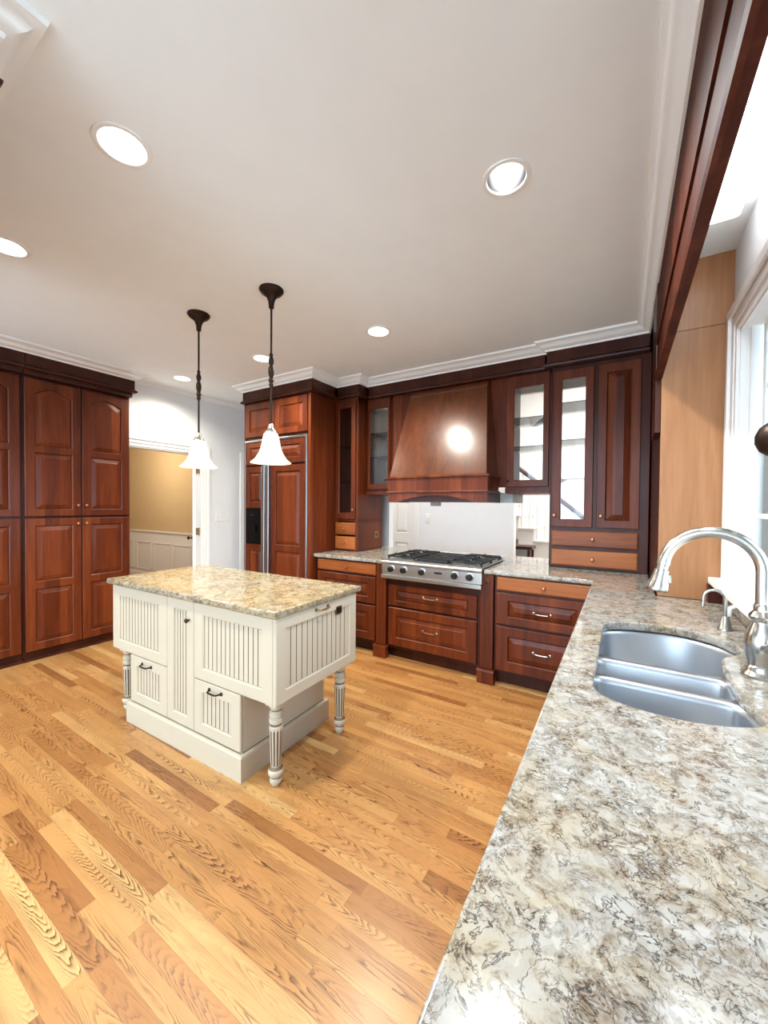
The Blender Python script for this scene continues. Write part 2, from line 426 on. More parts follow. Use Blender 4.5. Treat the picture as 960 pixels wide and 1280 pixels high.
def pull(M, u, v, w, L=.10, out=.028, r=.0048):
    bm = nb(); P = []
    for i in range(15):
        s = i/14; P.append(M(u-L/2+L*s, v-.004*sin(pi*s), w-.002+out*min(1, sin(pi*s)*2.2)))
    sweep(bm, P, r, 8)
    for s in (-1, 1):
        rr = []
        for z, q in ((-.001, .011), (.004, .010), (.006, .006)):
            rr.append([bm.verts.new(M(u+s*L/2+q*cos(2*pi*k/10), v+q*sin(2*pi*k/10), w+z)) for k in range(10)])
        for a, b in zip(rr, rr[1:]):
            for k in range(10): bm.faces.new((a[k], a[(k+1) % 10], b[(k+1) % 10], b[k]))
        bm.faces.new(rr[0]); bm.faces.new(rr[-1])
    return bm
def door(T, M, u0, u1, v0, v1, holes, kn=None, mat=None, km=None, name='door', label=None, t=.021, pl=None, pmat=None):
    mat = mat or CH
    bm = nb(); frame_front(bm, M, u0, u1, v0, v1, holes, t)
    d = T.part(name, bm, mat, label=label)
    for h in holes:
        bm = nb(); raised(bm, M, h, t); T.part('raised_panel', bm, pmat or mat, d)
    if kn: T.part('knob', knob(M, kn[0], kn[1], t), km or COPPER, d, smooth=40)
    if pl: T.part('handle', pull(M, pl[0], pl[1], t, *(pl[2:3])), km or NICK, d, smooth=40)
    return d
def glass_door(T, M, u0, u1, v0, v1, h, kn, t=.021, km=None):
    bm = nb(); frame_front(bm, M, u0, u1, v0, v1, [h], t, lip=.006)
    d = T.part('door', bm, CH)
    bm = nb(); o = h(-.004); loft(bm, [(o, .006), (o, .010)], M, cap0=True, cap1=True); T.part('glass_pane', bm, GLASS, d)
    T.part('knob', knob(M, kn[0], kn[1], t), km or COPPER, d, smooth=40); return d
def slab_drawer(T, M, u0, u1, v0, v1, kn, t=.021, km=None):
    bm = nb(); R = rect(u0, u1, v0, v1)
    loft(bm, [(R, 0), (R, t-.008), (rect(u0, u1, v0, v1, .003), t-.004), (rect(u0, u1, v0, v1, .010), t)], M, cap0=True, cap1=True)
    d = T.part('drawer', bm, CHX)
    T.part('knob', knob(M, kn[0], kn[1], t), km or COPPER, d, smooth=40); return d
CORNICE = [(-.03, 2.592), (.010, 2.592), (.020, 2.600), (.022, 2.610), (.010, 2.622), (.0, 2.632), (.0, 2.735), (-.03, 2.735)]

# ------------------------------------------------------------------ room shell
ZC = 2.80
bm = nb(); box(bm, -8.8, .62, -3.2, 7.4, -.06, 0); struct('floor', bm, FLOOR)
CANS = [(-1.66, .755), (-.437, 1.665), (-2.84, .72), (-1.665, 2.595), (-2.91, 2.517), (-4.134, 2.47)]
def circ(cx, cy, r, n=32): return [(cx+r*cos(2*pi*k/n), cy+r*sin(2*pi*k/n)) for k in range(n)]
bm = nb(); slab(bm, [(-8.8, -3.2), (.62, -3.2), (.62, 4.10), (-8.8, 4.10)], [circ(x, y, .080) for x, y in CANS], MZ(0), ZC, ZC+.02); struct('ceiling', bm, CEIL)
# left wall with the doorway
XL = -4.6
bm = nb(); slab(bm, [(2.14, 2.06), (2.14, ZC), (3.66, ZC), (3.66, 0), (3.0, 0), (3.0, 2.06)], [], MX(XL), -.12, 0); struct('wall_left', bm, WALL)
bm = nb(); box(bm, -8.8, -4.72, 2.118, 2.14, 0, ZC); struct('wall_dining_near', bm, WALL)
bm = nb(); box(bm, -5.20, -5.12, -3.2, 2.118, 0, ZC); struct('wall_behind_pantry', bm, WALL)
bm = nb(); box(bm, -4.72, -2.765, 3.66, 3.76, 0, ZC); struct('wall_back', bm, WALL)
bm = nb(); box(bm, -2.86, -2.765, 3.76, 4.098, 0, ZC); struct('wall_return', bm, WALL)
bm = nb(); slab(bm, [(-4.8, 0), (.62, 0), (.62, 3.62), (-4.8, 3.62)], [[(-2.45, .880), (-2.45, 2.58), (-.205, 2.58), (-.205, .880)]], MY(4.20), 0, .10); struct('wall_pass_through', bm, WALL)
# right wall; window opening lengthened out of view to admit more daylight
XR = .49
WY0, WY1, WZ0, WZ1 = -.85, 2.60, 1.045, 2.33
bm = nb(); slab(bm, [(-3.2, 0), (4.098, 0), (4.098, ZC), (-3.2, ZC)], [[(WY0, WZ0), (WY0, WZ1), (WY1, WZ1), (WY1, WZ0)]], MXn(XR), -.13, 0); struct('wall_right', bm, WALL)
# far dining room
bm = nb(); box(bm, -8.8, -4.72, 3.80, 3.9, 0, ZC); struct('wall_dining', bm, BEIGE)
bm = nb(); box(bm, -8.9, -8.8, 2.06, 3.9, 0, ZC); struct('wall_dining_side', bm, BEIGE)
bm = nb()
box(bm, -8.79, -4.72, 3.792, 3.80, .0, .90)
sweep_profile(bm, [(-8.79, 3.792), (-4.72, 3.792)], [(0, .885), (.012, .89), (.014, .905), (.03, .91), (.03, .925), (0, .93)])
sweep_profile(bm, [(-8.79, 3.792), (-4.72, 3.792)], [(0, .0), (.016, .0), (.016, .13), (.006, .15), (0, .15)])
for i in range(6):
    a = -8.45+i*.62
    for q0, q1, z0, z1 in ((a, a+.50, .70, .72), (a, a+.50, .20, .22), (a, a+.02, .20, .72), (a+.48, a+.50, .20, .72)):
        box(bm, q0, q1, 3.780, 3.792, z0, z1, .004)
struct('trim_wainscot', bm, TRIM)
# doorway casing (structure) with hinges, and the open white door leaf
bm = nb()
CP = [(0, 0), (.018, .004), (.020, .03), (.016, .055), (.024, .075), (.024, .105), (0, .11)]
def casing(bm, M, u0, u1, z1, wdt=.105):
    for (a, b, c, d) in ((u0-wdt, u0, 0, z1+wdt), (u1, u1+wdt, 0, z1+wdt), (u0, u1, z1, z1+wdt)):
        pass
    def piece(lo):
        loft(bm, lo, M, cap0=True, cap1=True)
    for k0, k1, w in ((0, .035, .012), (.035, .075, .018), (.075, wdt, .026)):
        o = [(u0-k1, 0), (u0-k1, z1+k1), (u1+k1, z1+k1), (u1+k1, 0), (u1+k0, 0), (u1+k0, z1+k0), (u0-k0, z1+k0), (u0-k0, 0)]
        slab(bm, o, [], M, 0, w)
for k0, k1, w in ((0, .035, .012), (.035, .075, .018), (.075, .105, .026)):
    slab(bm, [(2.125, 2.06+k1), (3.0+k1, 2.06+k1), (3.0+k1, 0), (3.0+k0, 0), (3.0+k0, 2.06+k0), (2.125, 2.06+k0)], [], MX(XL), 0, w)
box(bm, -4.725, -4.595, 2.985, 3.0, 0, 2.06); box(bm, -4.725, -4.595, 2.125, 2.985, 2.045, 2.06)
cas = struct('trim_doorway', bm, TRIM)
bm = nb()
ang = radians(58.2); hx, hy = -4.70, 2.963
dv = Vector((-sin(ang), cos(ang))); nv = Vector((cos(ang), sin(ang)))
def ML(u, v, w): return (hx+dv.x*u-nv.x*w, hy+dv.y*u-nv.y*w, v)
loft(bm, [(rect(0, .76, .012, 2.03), -.018), (rect(0, .76, .012, 2.03), .018)], ML, cap0=True, cap1=True)
dl = struct('door_1', bm, TRIM)
bm = nb()
for w, s in ((.018, 1), (-.018, -1)):
    rr = []
    for z, q in ((0, .028), (.006, .026), (.010, .010), (.035, .010), (.045, .024), (.058, .026), (.068, .014)):
        rr.append([bm.verts.new(ML(.70+q*cos(2*pi*k/14), .93+q*sin(2*pi*k/14), w+s*z)) for k in range(14)])
    for a, b in zip(rr, rr[1:]):
        for k in range(14): bm.faces.new((a[k], a[(k+1) % 14], b[(k+1) % 14], b[k]))
    bm.faces.new(rr[0]); bm.faces.new(rr[-1])
struct('door_handle', bm, BRONZE, 40, dl, 'dark bronze door knob')
for z in (1.86, 1.07, .25):
    bm = nb(); box(bm, -4.69, -4.615, 2.979, 2.985, z-.045, z+.045); lathe(bm, [(.007, z-.05), (.007, z+.05)], (-4.612, 2.976, 0), seg=10); struct('hinge', bm, BRASS, None, cas, 'brass hinge leaf')
# casing at the corner beside the refrigerator
bm = nb()
for k0, k1, w in ((0, .03, .014), (.03, .075, .022)): box(bm, XL, XL+w, 3.655-k1, 3.655-k0, 0, 2.15)
struct('trim_corner', bm, TRIM)
bm = nb()
for seg in (((XL, 3.12), (XL, 3.57)),):
    sweep_profile(bm, list(seg), [(0, 0), (.016, 0), (.016, .12), (.006, .14), (0, .14)])
struct('baseboard_left', bm, TRIM)

# white crown mouldings
CR = [(0, 2.722), (.010, 2.722), (.014, 2.735), (.028, 2.742), (.048, 2.757), (.064, 2.776), (.072, 2.780), (.084, 2.784), (.088, 2.7995), (0, 2.7995)]
bm = nb(); sweep_profile(bm, [(-4.43, -1.0), (-4.43, 2.125), (-4.595, 2.125)], CR); struct('trim_crown_left', bm, TRIM, 40)
bm = nb(); sweep_profile(bm, [(XL, 2.13), (XL, 3.66), (-3.79, 3.66)], [(0, 2.755), (.01, 2.757), (.015, 2.77), (.03, 2.785), (.036, 2.7995), (0, 2.7995)]); struct('trim_crown_wall', bm, TRIM, 40)
bm = nb(); sweep_profile(bm, [(-3.80, 3.66), (-3.80, 3.0), (-2.725, 3.0), (-2.725, 3.40), (-2.42, 3.40), (-2.42, 3.55), (-.56, 3.55), (-.56, 3.50), (.1575, 3.50), (.1575, -1.0)], CR)
struct('trim_crown_back', bm, TRIM, 40)
bm = nb(); sweep_profile(bm, [(-1.505, -1.0), (-1.505, .368), (-3.2, .368)], CR); struct('trim_crown_front', bm, TRIM, 40)

# window: casing, jamb liner, two sashes, stool
bm = nb()
def wcas(bm):
    o = lambda k: [(WY0-k, WZ0-.0), (WY0-k, WZ1+k), (WY1+k, WZ1+k), (WY1+k, WZ0-.0)]
    for k0, k1, w in ((.0, .03, .014), (.03, .085, .020), (.085, .125, .034)):
        a, b = o(k1), o(k0); slab(bm, a+b[::-1], [], MXn(XR), 0, w)
wcas(bm)
sx0, sx1 = .535, .60
box(bm, XR, .62, WY1-.012, WY1, WZ0, WZ1); box(bm, XR, .62, WY0, WY0+.012, WZ0, WZ1); box(bm, XR, .62, WY0, WY1, WZ1-.012, WZ1)
box(bm, .525, .533, WY1-.03, WY1-.012, WZ0, WZ1)
win = struct('window_1', bm, TRIM)
bm = nb(); box(bm, .405, .62, WY0-.16, 2.738, WZ0-.03, WZ0+.004, .006); box(bm, .448, .489, WY0-.13, 2.735, WZ0-.058, WZ0-.03, .005); struct('window_sill', bm, TRIM, None, win)
def sash(x0, x1, z0, z1, rows, cols):
    a, b = WY0+.03, WY1-.03; e = .045
    bm = nb()
    slab(bm, rect(a, b, z0, z1), [rect(a, b, z0, z1, e)], MX(x0), 0, x1-x0)
    cw = (b-a-2*e)/cols; rh_ = (z1-z0-2*e)/rows
    for i in range(1, cols): box(bm, x0+.004, x1-.004, a+e+cw*i-.011, a+e+cw*i+.011, z0+e-.003, z1-e+.003)
    for j in range(1, rows): box(bm, x0+.005, x1-.005, a+e-.003, b-e+.003, z0+e+rh_*j-.011, z0+e+rh_*j+.011)
    s = struct('window_sash', bm, TRIM, None, win)
    bm = nb(); xm = (x0+x1)/2; box(bm, xm-.002, xm+.002, a+e-.004, b-e+.004, z0+e-.004, z1-e+.004); struct('window_pane', bm, GLASSW, None, s)
sash(.537, .567, WZ0, 1.735, 2, 12)
sash(.570, .600, 1.70, WZ1-.012, 2, 12)

# hall beyond the pass-through
bm = nb(); slab(bm, [(-4.8, 0), (-1.165, 0), (-1.165, 3.6), (-4.8, 3.6)], [[(-3.30, .01), (-3.30, 2.06), (-2.57, 2.06), (-2.57, .01)]], MY(5.0), -.12, 0); struct('wall_hall', bm, WALL)
bm = nb(); box(bm, -4.9, -4.8, 4.201, 7.4, 0, 3.6); struct('wall_hall_left', bm, WALL)
bm = nb(); box(bm, .52, .62, 4.201, 7.4, 0, 3.6); struct('wall_hall_right', bm, WALL)
bm = nb(); box(bm, -4.9, .62, 7.2, 7.3, 0, 3.6); struct('wall_stair', bm, TRIM)
bm = nb(); box(bm, -4.9, .62, 4.10, 7.3, 3.6, 3.65); struct('ceiling_hall', bm, CEIL)
bm = nb(); casing(bm, MY(5.0), -3.30, -2.57, 2.05, .095); struct('trim_hall_door', bm, TRIM)
bm = nb(); sweep_profile(bm, [(-1.1645, 4.999), (-1.1645, 5.121)], [(0, 0), (.004, 0), (.004, 3.58), (0, 3.58)]); struct('trim_wall_end', bm, TRIM)
bm = nb(); hs = [rh(-3.19, -2.98, 1.02, 1.93), rh(-2.89, -2.68, 1.02, 1.93), rh(-3.19, -2.98, .20, .88), rh(-2.89, -2.68, .20, .88)]
frame_front(bm, MY(5.06), -3.295, -2.575, .012, 2.045, hs, .035)
for h in hs: raised(bm, MY(5.06), h, .035, .03)
hd = struct('door_2', bm, TRIM)
bm = nb(); lathe(bm, [(.028, 0), (.026, .006), (.010, .010), (.010, .03), (.024, .042), (.026, .054), (.012, .064)], (-3.22, 5.025, .93), 'y-', 16); struct('door_handle', bm, NICK, 40, hd, 'nickel door knob')

# ------------------------------------------------------------------ pantry cabinets (left wall)
def pantry(y0, y1, label):
    T = Thing('pantry_cabinet', label, 'cabinet', (-4.8, (y0+y1)/2, 0), 'cherry pantry cabinets on the left wall')
    XF = -4.525
    bm = nb(); box(bm, -5.11, XF, y0, y1, .075, 2.735); T.part('carcass', bm, CHD)
    bm = nb(); box(bm, -5.11, -4.535, y0, y1, 0, .075); box(bm, -4.535, -4.49, y0, y1, 0, .022, .006); T.part('toe_kick', bm, CHD)
    bm = nb(); sweep_profile(bm, [(-4.43, y0), (-4.43, y1)] if y1 < 2 else [(-4.43, y0), (-4.43, y1+.012), (-4.595, y1+.012)], CORNICE); 
    box(bm, XF, -4.456, y0, y1, 2.55, 2.734); T.part('cornice', bm, CHD)
    M = MX(XF); w = (y1-y0); s = .014; mid = (y0+y1)/2
    for i in range(2):
        a, b = (y0+s, mid-.004) if i == 0 else (mid+.004, y1-s)
        kx = b-.030 if i == 0 else a+.030
        p0, p1 = a+.068, b-.068
        door(T, M, a, b, 1.300, 2.535, [rh(p0, p1, 1.36, 1.880), ah(p0, p1, 1.935, 2.465, .058)], (kx, 1.40), name='door', t=.023)
        door(T, M, a, b, .082, 1.280, [rh(p0, p1, .705, 1.215), rh(p0, p1, .15, .640)], (kx, 1.225), name='door', t=.023)
pantry(1.235, 2.112, 'tall cherry pantry cabinet with arched door tops, nearest the doorway')
pantry(.352, 1.231, 'tall cherry pantry cabinet cut off by the left edge of the photo')

# ------------------------------------------------------------------ refrigerator with its surround cabinet
T = Thing('refrigerator_surround', 'cherry cabinet framing and topping the panelled refrigerator', 'cabinet', (-3.27, 3.34, 0))
bm = nb(); box(bm, -2.795, -2.76, 3.02, 3.655, 0, 2.735); box(bm, -3.795, -3.77, 3.02, 3.655, 0, 2.735); T.part('side_panel', bm, CH)
bm = nb(); box(bm, -3.77, -2.795, 3.03, 3.655, 2.165, 2.735); T.part('carcass', bm, CHD)
bm = nb(); sweep_profile(bm, [(-3.80, 3.65), (-3.80, 3.0), (-2.725, 3.0), (-2.725, 3.38)], CORNICE); box(bm, -3.78, -2.76, 3.006, 3.06, 2.60, 2.734); T.part('cornice', bm, CHD)
M = MY(3.03)
door(T, M, -3.765, -3.30, 2.195, 2.575, [rh(-3.70, -3.365, 2.255, 2.505)], (-3.325, 2.23), km=BRONZE)
door(T, M, -3.29, -2.80, 2.195, 2.575, [rh(-3.225, -2.865, 2.255, 2.505)], (-3.262, 2.23), km=BRONZE)
T = Thing('refrigerator', 'built in refrigerator with cherry panels, steel trim and black dispenser', 'refrigerator', (-3.27, 3.34, 0))
bm = nb(); box(bm, -3.768, -2.797, 3.05, 3.65, .0, 2.16); T.part('body', bm, BLACK)
bm = nb()
for a, b, c, d in ((-3.768, -2.797, 2.135, 2.160), (-2.818, -2.797, 0.1, 2.135), (-3.768, -3.758, .1, 2.135)): box(bm, a, b, 3.005, 3.05, c, d, .003)
T.part('steel_frame', bm, STEEL)
M = MY(3.03)
door(T, M, -3.756, -2.822, 1.875, 2.128, [rh(-3.69, -2.90, 1.935, 2.075)], name='top_grille_panel')
# freezer door, left
def fdoor(u0, u1, hs, name):
    bm = nb(); frame_front(bm, M, u0, u1, .12, 1.855, hs, .021); d = T.part(name, bm, CH); return d
d = fdoor(-3.756, -3.475, [rh(-3.70, -3.50, 1.45, 1.79), rh(-3.70, -3.50, .18, .90), rh(-3.750, -3.480, .965, 1.385)], 'freezer_door')
for h in (rh(-3.70, -3.50, 1.45, 1.79), rh(-3.70, -3.50, .18, .90)):
    bm = nb(); raised(bm, M, h, bw=.022); T.part('raised_panel', bm, CH, d)
bm = nb(); box(bm, -3.746, -3.484, 3.005, 3.03, .970, 1.380, .004)
box(bm, -3.72, -3.51, 3.0, 3.006, 1.26, 1.35, .002); box(bm, -3.72, -3.51, 2.995, 3.006, .978, .995, .002); box(bm, -3.60, -3.57, 2.985, 3.006, 1.10, 1.19, .004)
T.part('ice_dispenser', bm, BGLOSS, d, 'black glass ice and water dispenser')
bm = nb(); box(bm, -3.66, -3.62, 2.9985, 3.001, 1.300, 1.306)
T.part('dispenser_markings', bm, STEEL, d)
d = fdoor(-3.345, -2.822, [rh(-3.27, -2.90, .98, 1.79), rh(-3.27, -2.90, .18, .915)], 'refrigerator_door')
for h in (rh(-3.27, -2.90, .98, 1.79), rh(-3.27, -2.90, .18, .915)):
    bm = nb(); raised(bm, M, h); T.part('raised_panel', bm, CH, d)
for u in (-3.472, -3.405):
    bm = nb(); box(bm, u, u+.055, 2.985, 3.05, .12, 1.862, .006); T.part('door_handle', bm, STEEL, label='full height steel door pull')

# ------------------------------------------------------------------ base cabinets and pilasters on the back run
YF = 3.105
M = MY(YF)
def carcass(T, u0, u1, top=.877, back=3.94, toe=.105):
    bm = nb(); box(bm, u0, u1, YF, back, toe, top); T.part('carcass', bm, CHD)
    bm = nb(); box(bm, u0, u1, YF+.06, back, 0, toe); T.part('toe_kick', bm, CHD)
T = Thing('base_cabinet', 'cherry three drawer base cabinet left of the cooktop beside the refrigerator', 'cabinet', (-2.36, 3.5, 0))
carcass(T, -2.755, -1.975)
slab_drawer(T, M, -2.715, -1.99, .755, .862, (-2.33, .805))
door(T, M, -2.715, -1.99, .480, .735, [rh(-2.63, -2.075, .54, .675)], name='drawer', pl=(-2.36, .60))
door(T, M, -2.715, -1.99, .130, .462, [rh(-2.63, -2.075, .20, .395)], name='drawer', pl=(-2.36, .30))
T = Thing('cooktop_cabinet', 'cherry cabinet with two wide drawers under the steel cooktop', 'cabinet', (-1.42, 3.5, 0))
carcass(T, -1.865, -.975, .757)
door(T, M, -1.845, -1.0, .500, .690, [rh(-1.765, -1.08, .548, .645)], name='drawer', pl=(-1.42, .612, .13))
door(T, M, -1.845, -1.0, .130, .480, [rh(-1.765, -1.08, .205, .410)], name='drawer', pl=(-1.42, .315, .13))
T = Thing('base_cabinet', 'cherry three drawer base cabinet in the corner right of the cooktop', 'cabinet', (-.5, 3.5, 0))
carcass(T, -.860, .10)
slab_drawer(T, M, -.842, -.175, .760, .868, (-.49, .812))
door(T, M, -.842, -.175, .495, .742, [rh(-.755, -.262, .555, .685)], name='drawer', pl=(-.50, .618, .12))
door(T, M, -.842, -.175, .125, .476, [rh(-.755, -.262, .20, .405)], name='drawer', pl=(-.50, .315, .12))
for u, lab in ((-1.92, 'cherry pilaster with square foot at the left end of the cooktop'), (-.9175, 'cherry pilaster with square foot at the right end of the cooktop')):
    T = Thing('pilaster', lab, 'pilaster', (u, 3.12, 0), 'pilasters flanking the cooktop')
    bm = nb(); box(bm, u-.052, u+.052, 3.0745, 3.104, .11, .876, .003); T.part('shaft', bm, CH)
    bm = nb(); box(bm, u-.068, u+.068, 3.048, 3.104, 0, .10, .004); sweep_profile(bm, [(u-.068, 3.104), (u-.068, 3.048), (u+.068, 3.048), (u+.068, 3.104)], [(0, .099), (.004, .099), (0, .116), (-.012, .116)]); T.part('plinth_block', bm, CH)
    bm = nb(); lathe(bm, [(.024, 0), (.023, .006), (.018, .007), (.016, .004), (.009, .005), (.007, .009), (.003, .010)], (u, 3.0745, .822), 'y-', 24); T.part('rosette', bm, CH, smooth=35)

# sink cabinet under the right hand worktop (faces the room)
T = Thing('sink_cabinet', 'cherry base cabinet under the sink worktop along the right wall', 'cabinet', (.2, 1.3, 0))
bm = nb(); box(bm, -.125, -.11, -.55, 3.10, .105, .872); box(bm, -.11, .47, 2.60, 2.62, .105, .872); box(bm, -.11, .47, -.55, -.53, .105, .872); T.part('carcass', bm, CHD)
bm = nb(); box(bm, -.08, -.06, -.55, 3.10, 0, .105); T.part('toe_kick', bm, CHD)
Mx = MXn(-.125)
for i in range(6):
    a = -.52+i*.58; door(T, Mx, a, a+.565, .125, .865, [rh(a+.075, a+.49, .20, .79)], (a+(.535 if i % 2 == 0 else .03), .78))

# ------------------------------------------------------------------ worktops
def catm_open(P): return P
SINK = catmull([(-.062, 1.75), (-.056, 1.95), (-.005, 2.01), (.075, 2.042), (.2, 2.058), (.30, 2.012), (.352, 1.935), (.372, 1.872), (.358, 1.81), (.325, 1.768), (.298, 1.722), (.285, 1.64), (.282, 1.53), (.283, 1.42), (.294, 1.36), (.304, 1.295), (.294, 1.25), (.266, 1.22), (.204, 1.187), (.127, 1.17), (.046, 1.174), (-.025, 1.199), (-.056, 1.24), (-.064, 1.30), (-.062, 1.50)], 5)
def curve_slab(outer, holes, z0, z1, bev):
    cu = bpy.data.curves.new('worktop_outline', 'CURVE'); cu.dimensions = '2D'; cu.fill_mode = 'BOTH'
    for P in [outer]+holes:
        sp = cu.splines.new('POLY'); sp.points.add(len(P)-1); sp.use_cyclic_u = True
        for p, q in zip(sp.points, P): p.co = (q[0], q[1], 0, 1)
    h = (z1-z0)/2
    cu.extrude = h-bev; cu.bevel_depth = bev; cu.bevel_resolution = 2; cu.offset = -bev
    o = bpy.data.objects.new('worktop_outline', cu); COL.objects.link(o); o.location = (0, 0, 0)
    dg = bpy.context.evaluated_depsgraph_get(); me = bpy.data.meshes.new_from_object(o.evaluated_get(dg))
    bm = nb(); bm.from_mesh(me); bmesh.ops.translate(bm, verts=bm.verts[:], vec=(0, 0, (z0+z1)/2))
    bpy.data.objects.remove(o); bpy.data.curves.remove(cu); bpy.data.meshes.remove(me); 
    for f in bm.faces: f.material_index = 0
    return bm
XC = -.167
OUT = [(-2.757, 3.07), (-1.905, 3.07), (-1.905, 3.72), (-.94, 3.72), (-.94, 3.07), (XC, 3.07), (XC, -.55), (.4885, -.55), (.4885, 2.735), (.176, 2.735), (.176, 4.098), (-2.757, 4.098)]
bm = curve_slab(OUT, [SINK], .879, .915, .007)
b2 = curve_slab([(-2.757, 3.082), (-1.895, 3.082), (-1.895, 3.15), (-2.757, 3.15)], [], .8775, .884, .002)
me = bpy.data.meshes.new('t'); b2.to_mesh(me); b2.free(); bm.from_mesh(me); bpy.data.meshes.remove(me)
one('worktop', bm, GRAN, (0, 3, .9), 'long L shaped granite worktop running from cooktop to sink', 'worktop', smooth=40)
bm = nb(); box(bm, .462, .4885, -.55, 2.735, .916, .985, .003); one('backsplash', bm, GRAN, (.47, 1, .916), 'low granite upstand between sink worktop and window sill', 'backsplash')
bm = nb(); box(bm, .40, .4885, 2.690, 2.737, .916, 1.012, .002); one('trim_block', bm, CHD, (.44, 2.71, .916), 'small dark cherry block under the end of the window sill', 'trim block')

# ------------------------------------------------------------------ slim glass cabinet left of the pass-through
T = Thing('slim_cabinet', 'slim tall cherry cabinet with one narrow glass door, beside the refrigerator', 'cabinet', (-2.6, 3.7, .916))
x0, x1, yf, yb = -2.757, -2.45, 3.43, 3.935
bm = nb(); box(bm, x0, x0+.018, yf, yb, .917, 2.735); box(bm, x1-.018, x1, yf, yb, .917, 2.735); box(bm, x0, x1, yb-.012, yb, .917, 2.735)
box(bm, x0, x1, yf, yb, .917, .935); box(bm, x0, x1, yf, yb, 1.245, 1.265); box(bm, x0, x1, yf, yb, 2.53, 2.735)
box(bm, x0, x0+.03, yf-.002, yf+.02, .917, 2.6); box(bm, x1-.03, x1, yf-.002, yf+.02, .917, 2.6); T.part('carcass', bm, CH)
bm = nb(); sweep_profile(bm, [(-2.70, 3.40), (-2.42, 3.40), (-2.42, 3.56)], CORNICE); box(bm, x0+.04, -2.43, 3.406, 3.44, 2.6, 2.734); T.part('cornice', bm, CHD)
M = MY(yf-.002)
glass_door(T, M, -2.745, -2.472, 1.27, 2.565, rh(-2.695, -2.525, 1.335, 2.495), (-2.492, 1.375))
slab_drawer(T, M, -2.745, -2.472, 1.098, 1.232, (-2.61, 1.165)); slab_drawer(T, M, -2.745, -2.472, .938, 1.078, (-2.61, 1.01))
for z in (1.68, 2.08):
    bm = nb(); box(bm, x0+.02, x1-.02, yf+.05, yb-.02, z-.003, z+.003); T.part('shelf', bm, GSHELF)
bm = nb(); box(bm, -2.4495, -2.444, 3.765, 3.845, 1.045, 1.125, .002)
T2 = Thing('outlet', 'brown electrical outlet on the side of the slim cabinet', 'outlet', (-2.447, 3.805, 1.085))
T2.part('cover_plate', bm, BRASS)
bm = nb(); box(bm, -2.445, -2.442, 3.785, 3.825, 1.068, 1.102, .001); T2.part('socket', bm, BLACK)

# ------------------------------------------------------------------ glass wall cabinets either side of the hood
def wallcab(u0, u1, g0, g1, kn, label):
    T = Thing('wall_cabinet', label, 'cabinet', ((u0+u1)/2, 3.8, 1.56), 'glass door wall cabinets beside the hood')
    yf, yb = 3.62, 4.094
    bm = nb(); z0, z1 = 1.575, 2.60
    box(bm, u0, u0+.018, yf, yb, z0, z1); box(bm, u1-.018, u1, yf, yb, z0, z1); box(bm, u0, u1, yf, yb, z0, z0+.018); box(bm, u0, u1, yf, yb, z1-.035, z1)
    T.part('carcass', bm, INT, label='grey brown shaded interior')
    bm = nb(); box(bm, u0, u1, yf-.02, yf, z0-.006, 1.602); box(bm, u0, u0+.022, yf-.02, yf, 1.602, z1); box(bm, u1-.022, u1, yf-.02, yf, 1.602, z1); box(bm, u0, u1, yf-.02, yf, z1-.02, z1)
    box(bm, u0, u1, yf-.028, yb, z0-.034, z0-.004, .004); T.part('face_frame', bm, CH)
    M = MY(yf-.021)
    glass_door(T, M, u0+.012, u1-.012, 1.600, 2.592, rh(g0, g1, 1.655, 2.488), kn, km=BRONZE)
    for z in (1.965, 2.225):
        bm = nb(); box(bm, u0+.02, u1-.02, yf+.012, yb-.01, z-.003, z+.003); T.part('shelf', bm, GSHELF)
    bm = nb(); box(bm, u0+.018, u1-.018, yb-.008, yb-.003, z0+.018, z1-.035); T.part('back_pane', bm, GLASS)
wallcab(-2.447, -2.135, -2.405, -2.165, (-2.178, 1.70), 'narrow glass door wall cabinet left of the hood')
wallcab(-.918, -.535, -.845, -.590, (-.888, 1.655), 'glass door wall cabinet right of the hood')
# frieze board over hood and cabinets
bm = nb(); sweep_profile(bm, [(-2.397, 3.55), (-.583, 3.55)], CORNICE); box(bm, -2.397, -.583, 3.556, 3.70, 2.606, 2.734); 
fr = finish('frieze_board', bm, CHD); fr['label'] = 'cherry frieze board, coloured darker for shade, running above the hood and glass cabinets'; fr['category'] = 'frieze'

# ------------------------------------------------------------------ range hood
T = Thing('range_hood', 'large tapered cherry range hood above the cooktop', 'range hood', (-1.46, 3.6, 1.455))
hl, hr, hf, hb = -1.958, -.976, 3.25, 3.945
bm = nb()
box(bm, -2.133, -.920, 3.625, 3.645, 1.60, 2.605)
T.part('back_board', bm, CH)
bm = nb()  # tapered canopy
A = [(hl+.012, hf+.006, 1.70), (hr-.012, hf+.006, 1.70), (hr-.012, 3.624, 1.70), (hl+.012, 3.624, 1.70)]
B = [(-1.855, 3.505, 2.515), (-1.066, 3.505, 2.515), (-1.066, 3.624, 2.515), (-1.855, 3.624, 2.515)]
C2 = [(-1.855, 3.560, 2.588), (-1.066, 3.560, 2.588), (-1.066, 3.624, 2.588), (-1.855, 3.624, 2.588)]
va = [bm.verts.new(p) for p in A]; vb = [bm.verts.new(p) for p in B]; vc = [bm.verts.new(p) for p in C2]
for p, q in ((va, vb), (vb, vc)):
    for i in range(4): bm.faces.new((p[i], p[(i+1) % 4], q[(i+1) % 4], q[i]))
bm.faces.new(va); bm.faces.new(vc); T.part('canopy', bm, wood('hood_cherry', lin(58, 23, 7), lin(78, 35, 12), lin(98, 49, 20), rough=.36, stave=9, coat=.6, crough=.22))
bm = nb(); box(bm, hl, hr, hf, 3.60, 1.558, 1.682); T.part('apron', bm, CH)
P0 = [(hl, 3.62), (hl, hf), (hr, hf), (hr, 3.62)]
